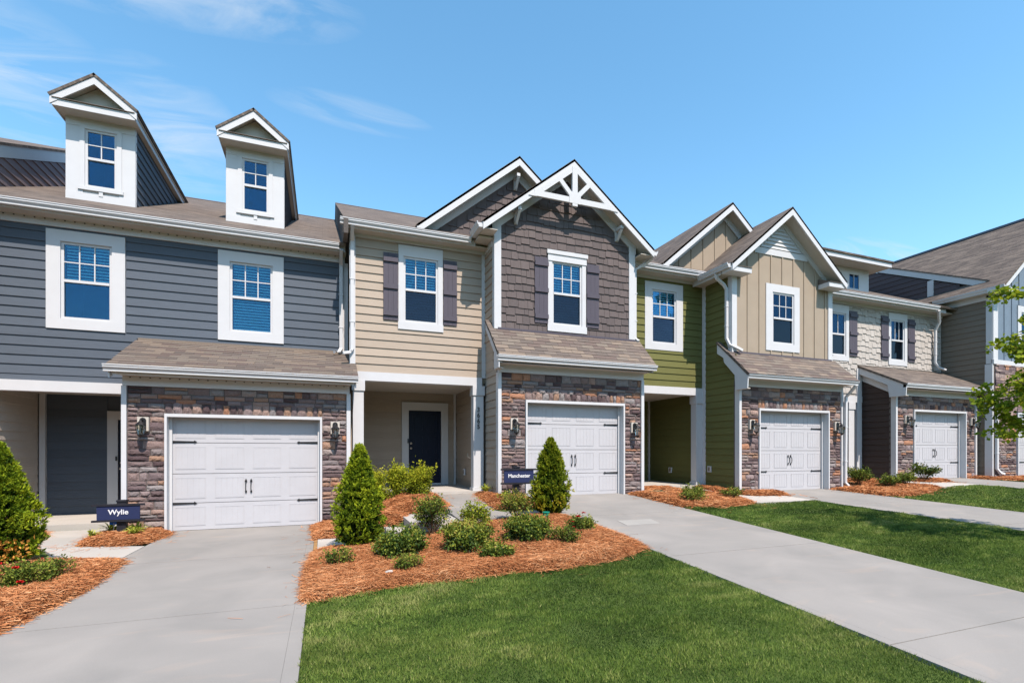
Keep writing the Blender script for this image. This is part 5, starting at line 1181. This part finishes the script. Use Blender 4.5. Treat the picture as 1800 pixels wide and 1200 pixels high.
b = MB(); b.box(19.84, 20.06, 9.05, 11.0, 6.52, 6.535); build(b, 'soffit', SOFFIT, H5)
b = MB(); b.box(19.70, 20.30, 9.06, 9.43, 6.50, 6.64); build(b, 'cornice_return', WHITE, H5)
slabq(H5, 'roof', ROOF, (19.75, 9.02, 6.67), (19.75, 14.9, 6.67), (23.45, 14.9, 9.78), (23.45, 9.02, 9.78), th=.06)
slabq(H5, 'roof', ROOF, (27.15, 9.02, 6.67), (27.15, 14.9, 6.67), (23.45, 14.9, 9.78), (23.45, 9.02, 9.78), th=.06)
b = MB(); b.prism([(19.80, 6.66), (23.45, 9.72), (23.45, 9.50), (19.80, 6.46)], 'y', 9.04, 9.07); build(b, 'rake_board', WHITE, H5)
b = MB(); b.prism([(23.33, 9.71), (23.45, 9.83), (23.57, 9.71)], 'y', 9.0, 14.9); build(b, 'ridge_cap', BLACK, H5)
def f5(y): return 6.95+.48*(y-9.49)
b = MB(); b.prism([(10.4, 6.0), (10.4, f5(10.4)-.25), (18.6, f5(18.6)-.25), (18.6, 6.0)], 'x', 20.17, 20.27); FW = build(b, 'upper_side_wall', PLUM, H5)
siding(FW, PLUM, 10.4, 18.6, 6.3, f5(18.6)-.28, 20.17, axis='x', sgn=-1, xl=lambda z: 9.49+(z+.28-6.95)/.48, xr=lambda z: max(10.4, 10.38+(z+.05-6.30)/.5))
b = MB(); b.prism([(9.6, f5(9.6)), (9.9, f5(9.9)-.22), (18.6, f5(18.6)-.22), (18.6, f5(18.6))], 'x', 20.12, 20.27); build(b, 'rake_board', WHITE, H5)
b = MB(); b.box(20.11, 20.165, 11.15, 11.33, 6.5, f5(11.15)-.22); build(b, 'corner_board', WHITE, H5)
slabq(H5, 'roof', ROOF, (20.1, 9.55, f5(9.55)+.03), (27, 9.55, f5(9.55)+.03), (27, 18.6, f5(18.6)+.03), (20.1, 18.6, f5(18.6)+.03), th=.04)
b = MB(); b.box(20.3, 27, 11.2, 27, .5, 6.5); build(b, 'house_body', TAUPE, H5)

# ------------------------------------------------------------------ sign posts
def text_mesh(s, size, m, off=.0022, ext=.003):
    cu = bpy.data.curves.new('lettering', 'FONT'); cu.body = s; cu.size = size; cu.extrude = ext; cu.offset = off; cu.align_x = 'CENTER'; cu.align_y = 'CENTER'
    t_ = bpy.data.objects.new('tmp', cu); C.objects.link(t_); bpy.context.view_layer.update()
    me = bpy.data.meshes.new_from_object(t_.evaluated_get(bpy.context.evaluated_depsgraph_get())); bpy.data.objects.remove(t_)
    me.transform(Matrix.Rotation(PI/2, 4, 'X')); me.materials.clear(); me.materials.append(m); return me
def sign(x, y, zb, px, pw, zp0, zp1, ztop, word, tsize, label):
    r = root('sign_post', (x, y, zb), label, 'sign', 'small navy name signs on posts')
    b = MB(); b.box(x-.064, x+.064, y-.03, y+.07, zb, ztop-.02); p = build(b, 'post', SIGNBAR, r)
    c = MB(); c.box(x-.072, x+.072, y-.04, y+.08, ztop-.02, ztop+.01); build(c, 'cap', SIGNBAR, p)
    b = MB(); b.box(px-pw/2, px+pw/2, y-.065, y-.035, zp0, zp1); build(b, 'sign_panel', SIGNB, r)
    for z in (zp0-.018, zp1+.018): b = MB(); b.box(px-pw/2-.07, px+pw/2+.07, y-.08, y-.031, z-.016, z+.016); build(b, 'rail', SIGNBAR, r)
    inst(text_mesh(word, tsize, TXT), 'lettering', r, (px+.0, y-.069, (zp0+zp1)/2+.01))
sign(-3.22, 10.25, 0.03, -3.25, .60, .33, .56, .645, 'Wylie', .118, 'navy name sign on a dark post left of the nearest garage door')
sign(3.78, 9.75, .45, 3.82, .66, .83, 1.085, 1.155, 'Manchester', .105, 'navy name sign on a dark post beside the second garage door')
ys_ = root('yard_stake', (-3.36, 10.30, .03), 'tiny blue yard flag on a thin stake under the left sign', 'flag')
b = MB(); b.tube([(-3.36, 10.30, .03), (-3.345, 10.30, .26)], .007, 5); build(b, 'stake', WHITE, ys_)
b = MB(); b.box(-3.41, -3.28, 10.295, 10.30, .235, .285); build(b, 'flag', BLUEP, ys_)

# small things on the ground
def gz(x, y): return float(hg(x, y))
def lid(x, y, label, s=1.0):
    b = MB(); z = gz(x, y); b.prism([(x-.26*s, y-.12), (x+.24*s, y-.15), (x+.26*s, y+.13), (x-.22*s, y+.15)], 'z', z+.01, z+.085); b.box(x-.04, x+.04, y-.17, y-.15, z+.03, z+.075)
    tag(build(b, 'drain_lid', GREENP), label, 'lid', 'dark green lids lying in the pine straw')
lid(7.45, 10.0, 'dark green lid in the straw beside the downspout of the tan house')
lid(14.4, 10.0, 'dark green lid in the straw left of the cream house path', 1.2)
lid(20.9, 9.05, 'dark green lid in the straw by the far right house', 1.7)
b = MB(); b.lathe((3.55, 7.75, gz(3.55, 7.75)+.09), [(.035, -.06), (.06, .05), (.066, .05), (.066, .06), (.05, .06)], 12); o = build(b, 'plastic_cup', TEAL); 
tag(o, 'small teal plastic cup lying in the straw in front of the second conifer', 'cup')
def rock(x, y, r, label):
    rnd = random.Random(int(x*100)); bm = bmesh.new(); bmesh.ops.create_icosphere(bm, subdivisions=2, radius=r)
    for v in bm.verts: v.co *= 1+rnd.uniform(-.18, .18); v.co.z *= .6
    me = bpy.data.meshes.new('rock'); bm.to_mesh(me); bm.free(); me.materials.append(CONC2); o = bpy.data.objects.new('rock', me); C.objects.link(o); o.location = (x, y, gz(x, y)+.07); tag(o, label, 'rock')
rock(.70, 5.84, .05, 'small pale rock in the straw under the small front shrub')

# ------------------------------------------------------------------ plants
def leaves_mesh(name, pos, nrm, size, m, tint, parent, asp=.5, up=None):
    """diamond leaves: pos (n,3), nrm (n,3) leaf direction (long axis), random roll"""
    n = len(pos); d = nrm/np.maximum(np.linalg.norm(nrm, axis=1, keepdims=True), 1e-6); r = np.random.normal(size=(n, 3)); s = np.cross(d, r); s /= np.maximum(np.linalg.norm(s, axis=1, keepdims=True), 1e-6)
    L = (size*np.random.uniform(.7, 1.3, n))[:, None]; w = L*asp
    nn = np.cross(d, s)
    V = np.concatenate([pos, pos+d*L*.5+s*w*.5+nn*L*.08, pos+d*L, pos+d*L*.5-s*w*.5+nn*L*.08]); k = np.arange(n)
    F = np.stack([k, k+n, k+2*n, k+3*n], -1); return np_mesh(name, V, F, m, np.clip(tint, 0, 1), parent)
def conifer(x, y, h, rad, label, m, n=17000, seed=1, yellow=0.0, dip=0.0):
    np.random.seed(seed); z0_ = gz(x, y)+.02; r = root('conifer', (x, y, z0_), label, 'conifer', 'clipped conifers in the beds')
    b = MB(); b.tube([(x, y, z0_-.05), (x, y, z0_+h*.8)], [.035, .008], 6); build(b, 'trunk', BARK, r)
    # sprays: short upright fans set over an uneven cone
    ns = n//13; t = np.random.rand(ns)**.8; th = np.random.uniform(0, 2*PI, ns)
    prof = np.interp(t, [0, .06, .18, .35, .6, .8, .92, 1], [.62, .88, 1.0, .90, .63, .37, .17, .02])
    lump = .74+.52*vnoise(th*2.0, t*8, 1.0, seed)+.26*(vnoise(th*5, t*20, 1, seed+3)-.5)
    rr = rad*prof*lump*np.where(np.random.rand(ns) < .28, np.random.uniform(.55, .9, ns), np.random.uniform(.9, 1.06, ns))
    cx = x+np.cos(th)*rr; cy = y+np.sin(th)*rr; cz = z0_+.03+t*h*.96
    nl = ns//16                              # two side leaders beside the main tip
    for q in (0, 1):
        i0 = q*nl; sl_ = slice(i0, i0+nl); a0 = seed*1.7+q*2.6; tt_ = np.random.rand(nl); r1_ = rad*.17*(1-tt_*.8)
        cx[sl_] = x+math.cos(a0)*rad*.42+np.cos(th[sl_])*r1_; cy[sl_] = y+math.sin(a0)*rad*.42+np.sin(th[sl_])*r1_; cz[sl_] = z0_+h*(.50+.07*q)+tt_*h*.27
    out = np.stack([np.cos(th)*.55, np.sin(th)*.55, .85+0*th], -1)+np.random.normal(0, .28, (ns, 3)); out /= np.linalg.norm(out, axis=1, keepdims=True)
    side = np.cross(out, np.random.normal(size=(ns, 3))); side /= np.linalg.norm(side, axis=1, keepdims=True)
    k = 13; a = np.linspace(-1, 1, k)[None, :]*1.15+np.random.normal(0, .12, (ns, k)); s = np.random.uniform(.05, .10, ns)[:, None]*(1.0-.35*t[:, None])
    along = np.random.uniform(.0, .9, (ns, k))*s
    P_ = np.stack([cx, cy, cz], -1)[:, None, :]+out[:, None, :]*along[..., None]
    D = out[:, None, :]*np.cos(a)[..., None]+side[:, None, :]*np.sin(a)[..., None]
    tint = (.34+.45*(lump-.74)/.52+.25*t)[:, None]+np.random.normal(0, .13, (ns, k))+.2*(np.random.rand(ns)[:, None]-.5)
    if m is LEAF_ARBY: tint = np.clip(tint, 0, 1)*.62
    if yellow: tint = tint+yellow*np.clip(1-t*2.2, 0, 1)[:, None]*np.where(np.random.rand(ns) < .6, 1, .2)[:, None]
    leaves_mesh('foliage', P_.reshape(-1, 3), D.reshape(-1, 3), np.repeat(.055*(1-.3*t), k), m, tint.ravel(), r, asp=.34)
    # dense inner core of dark twiggy leaves so that nothing shows through
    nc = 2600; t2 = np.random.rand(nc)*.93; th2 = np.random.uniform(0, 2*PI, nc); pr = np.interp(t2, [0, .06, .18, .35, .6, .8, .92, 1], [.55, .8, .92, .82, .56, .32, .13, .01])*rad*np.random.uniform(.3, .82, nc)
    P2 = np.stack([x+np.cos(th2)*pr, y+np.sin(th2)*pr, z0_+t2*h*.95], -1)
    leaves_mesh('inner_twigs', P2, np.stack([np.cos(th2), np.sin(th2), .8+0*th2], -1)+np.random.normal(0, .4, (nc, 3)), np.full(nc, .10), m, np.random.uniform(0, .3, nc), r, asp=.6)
    return r
conifer(-3.84, 8.15, 1.56, .355, 'bright green clipped conifer with browned lower branches at the far left', LEAF_ARB, 30000, 3, .0)
conifer(.50, 7.86, 1.54, .335, 'tall green conifer standing between the nearest driveway and the steps', LEAF_ARB, 24000, 5)
conifer(3.80, 8.10, 1.36, .315, 'green conifer turning yellow at the base, in front of the second garage door', LEAF_ARBY, 20000, 9, .36)
# browned sprays on the far-left conifer
rt = [o for o in bpy.data.objects if o.name == 'conifer'][0]
np.random.seed(4); nb = 420; th = np.random.normal(-1.25, .35, nb); zz = np.random.uniform(.12, .36, nb); rr = .47*np.random.uniform(.93, 1.1, nb)
BROWNL = mat('browned_leaf', (.62, .30, .06), .8, .2)
leaves_mesh('browned_foliage', np.stack([-3.92+np.cos(th)*rr, 8.15+np.sin(th)*rr, zz+.02], -1), np.stack([np.cos(th), np.sin(th), .6+0*th], -1)+np.random.normal(0, .5, (nb, 3)), np.full(nb, .055), BROWNL, np.zeros(nb), rt, asp=.5)

def shrub(x, y, w, h, label, m, n=2600, leaf=.035, seed=1, open_=.0, name='shrub', flowers=0, top=.5, group='rounded shrubs in the beds', cat='shrub', fpos=None, depth=None):
    w *= 1.22; leaf *= 1.15; n = int(n*1.2)
    np.random.seed(seed); rnd = random.Random(seed); z0_ = gz(x, y)+.045; r = root(name, (x, y, z0_), label, cat, group)
    dp = (depth or w)
    st = MB(); tips = []; ns = int(9+14*open_+8)
    for i in range(ns):
        a = rnd.uniform(0, 2*PI); q = rnd.uniform(.25, 1.0)**.6; hh = h*rnd.uniform(.55, 1.0)*(1-.35*q*q)
        p1 = Vector((x+math.cos(a)*w*.16*q, y+math.sin(a)*dp*.16*q, z0_+hh*.4)); p2 = Vector((x+math.cos(a)*w*.46*q, y+math.sin(a)*dp*.46*q, z0_+hh))
        st.tube([(x+rnd.uniform(-.02, .02), y+rnd.uniform(-.02, .02), z0_-.06), p1, p2], [.007, .005, .002], 4, False); tips.append((p1, p2))
        for j in range(3):
            t = rnd.uniform(.3, .9); c = p1.lerp(p2, t); d = Vector((rnd.uniform(-1, 1), rnd.uniform(-1, 1), rnd.uniform(.1, 1.1))).normalized()*h*rnd.uniform(.16, .32); st.tube([c, c+d], [.003, .0015], 3, False); tips.append((c, c+d))
    build(st, 'stems', TWIG, r, normals=False)
    P_ = []; D = []
    T = len(tips); per = n//T
    for p, q in tips:
        p = np.array(p); q = np.array(q); L = np.linalg.norm(q-p); t = np.random.rand(per)**.6*1.04
        c = p+(q-p)*t[:, None]+np.random.normal(0, .018+.045*w*(1-open_), (per, 3)); P_.append(c); D.append((q-p)/L*.6+np.random.normal(0, .62, (per, 3)))
    P_ = np.concatenate(P_); D = np.concatenate(D)
    if open_ < .45:                          # fill the dome with clumps
        nf = int(n*.9); nc = 26; cen = []
        while len(cen) < nc:
            c = np.random.uniform(-1, 1, 3); c[2] = (c[2]+1)/2
            if c[0]**2+c[1]**2+(c[2]*1.0)**2 < 1.0 and c[0]**2+c[1]**2+c[2]**2 > .25: cen.append(c)
        cen = np.array(cen); ci = np.random.randint(0, nc, nf); c = cen[ci]+np.random.normal(0, .15, (nf, 3))
        c = np.stack([x+c[:, 0]*w*.45, y+c[:, 1]*dp*.45, z0_+np.clip(c[:, 2], .02, 2)*h*.86+.01], -1); P_ = np.concatenate([P_, c]); D = np.concatenate([D, (c-np.array([x, y, z0_+h*.2]))/w*1.2+np.random.normal(0, .55, (nf, 3))])
    P_[:, 2] = np.maximum(P_[:, 2], z0_-.01)
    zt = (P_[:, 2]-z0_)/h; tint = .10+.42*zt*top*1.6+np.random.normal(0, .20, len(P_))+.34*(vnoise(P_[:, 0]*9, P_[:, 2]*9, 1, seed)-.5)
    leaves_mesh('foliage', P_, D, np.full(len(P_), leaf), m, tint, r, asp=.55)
    for k in range(flowers):
        if fpos: fx, fy, fzz, fr = fpos[k]
        else: a = rnd.uniform(0, 2*PI); fx, fy, fzz, fr = x+math.cos(a)*w*.35, y-abs(math.sin(a))*dp*.35, z0_+h*rnd.uniform(.7, 1.02), .028
        b = MB()
        for j in range(11):
            a = j*2.4; e = .3+j*.11; q = fr*(1-.05*j); cx_, cy_, cz_ = math.cos(a)*math.cos(e), math.sin(a)*math.cos(e), math.sin(e)
            c = Vector((fx, fy, fzz)); tp = c+Vector((cx_, cy_, cz_))*q; sd = Vector((-math.sin(a), math.cos(a), 0))*q*.55; mid = c+Vector((cx_, cy_, cz_))*q*.55+Vector((0, 0, -.1*q))
            b.add([c, mid+sd, tp, mid-sd], [(0, 1, 2, 3)])
        build(b, 'rose_bloom', PETAL, r, normals=False)
    return r
# bright yellow-green shrubs against the tan house
shrub(.98, 10.6, .36, .86, 'tall yellow green shrub nearest the conifer, by the white porch column', LEAF_YEL, 2600, .038, 11, top=.9)
shrub(1.52, 10.7, .42, .72, 'broad yellow green shrub left of the navy front door', LEAF_YEL, 2600, .038, 12, top=.9)
shrub(1.88, 10.4, .40, .74, 'yellow green shrub in front of the navy front door', LEAF_YEL, 2400, .038, 13, top=.9)
shrub(1.58, 7.68, .52, .68, 'upright open shrub with dark and bronze leaves beside the concrete steps', LEAF_DK, 2300, .032, 14, open_=.6, top=.7)
shrub(.98, 6.80, .62, .33, 'low rounded dark green shrub in front of the concrete steps', LEAF_DK, 3200, .036, 15, top=.55)
shrub(2.22, 7.55, .44, .46, 'upright light green shrub in the middle of the bed behind the broad one', LEAF_YEL, 1700, .032, 16, open_=.5, top=.45)
shrub(1.84, 6.52, .62, .36, 'broad glossy green shrub in the centre of the bed', LEAF_DK, 3200, .036, 17, top=.8)
shrub(2.03, 5.92, .38, .18, 'small spreading green shrub in front of the broad central one', LEAF_DK, 1300, .030, 18, top=.9, open_=.2)
shrub(3.02, 7.75, .48, .56, 'twiggy bronze leaved shrub under the right navy sign', LEAF_DK, 2000, .030, 19, open_=.6, top=.95)
shrub(2.70, 6.48, .56, .36, 'low dark shrub with bronze tips left of the red roses', LEAF_DK, 2900, .034, 20, top=.75)
rg = 'small rose bushes in the straw'
def zof(x, y, d): return gz(x, y)+.045+d
shrub(3.05, 6.08, .38, .25, 'low rose bush with two red blooms at its right edge', LEAF_ROSE, 900, .028, 21, open_=.5, name='rose_bush', cat='rose bush', group=rg, flowers=2, fpos=[(3.14, 5.96, zof(3.1, 6.1, .24), .022), (3.24, 6.0, zof(3.1, 6.1, .17), .024)])
shrub(3.62, 6.65, .36, .24, 'rose bush with a cluster of red blooms beside the second driveway', LEAF_ROSE, 1000, .028, 22, open_=.4, name='rose_bush', cat='rose bush', group=rg, flowers=3, fpos=[(3.50, 6.50, zof(3.6, 6.6, .24), .050), (3.60, 6.52, zof(3.6, 6.6, .29), .040), (3.42, 6.52, zof(3.6, 6.6, .17), .026)])
shrub(.17, 6.55, .34, .24, 'small rose bush with one red bud by the nearest driveway', LEAF_ROSE, 700, .027, 23, open_=.5, name='rose_bush', cat='rose bush', group=rg, flowers=1, fpos=[(.21, 6.52, zof(.2, 6.5, .26), .02)])
shrub(.93, 5.95, .34, .20, 'sparse small shrub at the front of the bed next to the pale rock', LEAF_ROSE, 700, .028, 24, open_=.5, top=.8, name='rose_bush', cat='rose bush', group=rg)
shrub(-2.98, 6.78, .44, .26, 'rose bush with red blooms at the bottom left, nearest the frame edge', LEAF_ROSE, 1200, .027, 25, open_=.4, name='rose_bush', cat='rose bush', group=rg, flowers=4, fpos=[(-3.14, 6.65, zof(-3, 6.7, .27), .046), (-2.98, 6.6, zof(-3, 6.7, .23), .046), (-2.92, 6.55, zof(-3, 6.7, .09), .048), (-3.18, 6.55, zof(-3, 6.7, .12), .036)])
shrub(-2.86, 7.10, .34, .24, 'small rose bush just right of the blooming one at the bottom left', LEAF_ROSE, 700, .027, 26, open_=.5, name='rose_bush', cat='rose bush', group=rg, flowers=1, fpos=[(-2.93, 7.0, zof(-2.9, 7.1, .25), .016)])
shrub(7.45, 8.62, .55, .22, 'rose bush with red blooms left of the green house path', LEAF_ROSE, 900, .034, 27, open_=.5, name='rose_bush', cat='rose bush', group=rg, flowers=2, fpos=[(7.30, 8.4, zof(7.4, 8.6, .14), .030), (7.85, 8.5, zof(7.4, 8.6, .22), .026)])
shrub(7.9, 9.2, .50, .30, 'twiggy rose bush behind the blooming one by the green house path', LEAF_ROSE, 700, .034, 28, open_=.7, name='rose_bush', cat='rose bush', group=rg)
shrub(8.62, 8.75, .48, .24, 'rose bush with pink red buds next to the green house path', LEAF_ROSE, 800, .034, 29, open_=.6, name='rose_bush', cat='rose bush', group=rg, flowers=2, fpos=[(8.35, 8.6, zof(8.5, 8.7, .20), .026), (8.42, 8.65, zof(8.5, 8.7, .24), .028)])
sg = 'small shrubs at the far houses'
shrub(13.95, 9.55, .50, .66, 'upright leafy shrub by the downspout between the third and fourth garages', LEAF_ROSE, 1200, .045, 30, open_=.5, group=sg)
shrub(14.75, 9.95, .50, .34, 'low twiggy shrub nearest the cream house porch', LEAF_ROSE, 700, .045, 31, open_=.6, group=sg)
shrub(14.35, 9.0, .50, .36, 'low green shrub at the front of the bed by the cream house', LEAF_ROSE, 800, .045, 32, open_=.5, group=sg)
shrub(15.0, 9.0, .46, .34, 'low green shrub closest to the cream house path', LEAF_ROSE, 800, .045, 33, open_=.5, group=sg)
shrub(16.45, 9.35, .70, .50, 'spiky open shrub in front of the fourth garage door', LEAF_DK, 1000, .05, 34, open_=.8, group=sg)
def tuft(x, y, h, n, label, seed):
    h *= 1.35; rnd = random.Random(seed); z0_ = gz(x, y)+.09; r = root('grass_tuft', (x, y, z0_), label, 'plant', 'variegated grassy tufts'); V = MB()
    for i in range(n):
        a = rnd.uniform(0, 2*PI); L = h*rnd.uniform(.7, 1.2); sp = rnd.uniform(.25, 1.0); w = .009; ox, oy = rnd.uniform(-.02, .02), rnd.uniform(-.02, .02)
        pts = [(x+ox+math.cos(a)*L*sp*t, y+oy+math.sin(a)*L*sp*t, z0_+L*(t*1.15-t*t*(.35+.6*sp))) for t in (0, .35, .7, 1)]
        sx, sy = -math.sin(a)*w, math.cos(a)*w; vs = []
        for k, p in enumerate(pts): q = (1, 1, .75, .1)[k]; vs += [(p[0]-sx*q, p[1]-sy*q, p[2]), (p[0]+sx*q, p[1]+sy*q, p[2])]
        V.add(vs, [(0, 1, 3, 2), (2, 3, 5, 4), (4, 5, 7, 6)], rnd.random())
    build(V, 'blades', LEAF_LIRI, r, normals=False)
tuft(-3.42, 10.42, .20, 70, 'variegated tuft left of the left sign post', 1); tuft(-3.02, 10.28, .20, 80, 'variegated tuft right of the left sign post', 2); tuft(-2.98, 10.0, .16, 60, 'smaller variegated tuft in front, right of the left sign post', 3); tuft(-3.55, 10.0, .13, 45, 'small variegated tuft at the left tip of the sign bed', 4)
tuft(3.36, 10.55, .20, 60, 'variegated tuft at the foot of the house number post', 5); tuft(3.60, 9.95, .15, 55, 'variegated tuft left of the right navy sign', 6); tuft(3.45, 9.55, .18, 50, 'yellowish tuft in front of the right navy sign post', 7)

# sapling at the right edge
def sapling(x, y, label):
    rnd = random.Random(2); np.random.seed(2); z = gz(x, y); r = root('sapling_tree', (x, y, z), label, 'tree')
    b = MB(); b.tube([(x, y, z-.1), (x-.01, y, z+1.2), (x-.04, y+.02, z+2.6), (x-.02, y, z+3.9)], [.035, .03, .02, .006], 8)
    tips = []
    for i in range(38):
        h = rnd.uniform(1.35, 2.75) if i % 4 else rnd.uniform(2.75, 3.8); a = rnd.uniform(0, 2*PI) if i % 3 else PI+rnd.uniform(-.5, .5); L = (1.12*(1-((h-1.7)/2.7)**2*.8))*rnd.uniform(.55, 1.0); L = max(L, .3)
        p0 = Vector((x-.02, y, z+h*.97)); p1 = p0+Vector((math.cos(a)*L*.5, math.sin(a)*L*.5, .22*L)); p2 = p0+Vector((math.cos(a)*L, math.sin(a)*L, .10*L+rnd.uniform(-.1, .2)))
        b.tube([p0, p1, p2], [.011, .007, .002], 5, False); tips += [(p1, p2), (p0.lerp(p1, .5), p1)]
        for j in range(4):
            t = rnd.uniform(.3, 1); c = p1.lerp(p2, t); d = Vector((rnd.uniform(-1, 1), rnd.uniform(-1, 1), rnd.uniform(-.5, .6))).normalized()*rnd.uniform(.12, .34); b.tube([c, c+d], [.004, .0015], 3, False); tips.append((c, c+d))
    build(b, 'trunk', BARK, r, normals=False)
    P_ = []; D = []
    for p, q in tips:
        k = rnd.randint(22, 36); p = np.array(p); q = np.array(q); t = np.random.rand(k)**.6
        P_.append(p+(q-p)*t[:, None]+np.random.normal(0, .035, (k, 3))); D.append((q-p)*.8+np.random.normal(0, .8, (k, 3))*np.array([1, 1, .6])-np.array([0, 0, .15]))
    P_ = np.concatenate(P_); D = np.concatenate(D)
    leaves_mesh('foliage', P_, D, np.full(len(P_), .070), LEAF_TREE, .3+np.random.normal(0, .2, len(P_))+.25*(np.random.rand(len(P_)) < .06), r, asp=.8)
sapling(9.92, 3.9, 'young leafy sapling with bright green leaves on the lawn at the right edge')
print('needles+blades', NTOT[0], 'objects', len(bpy.data.objects))
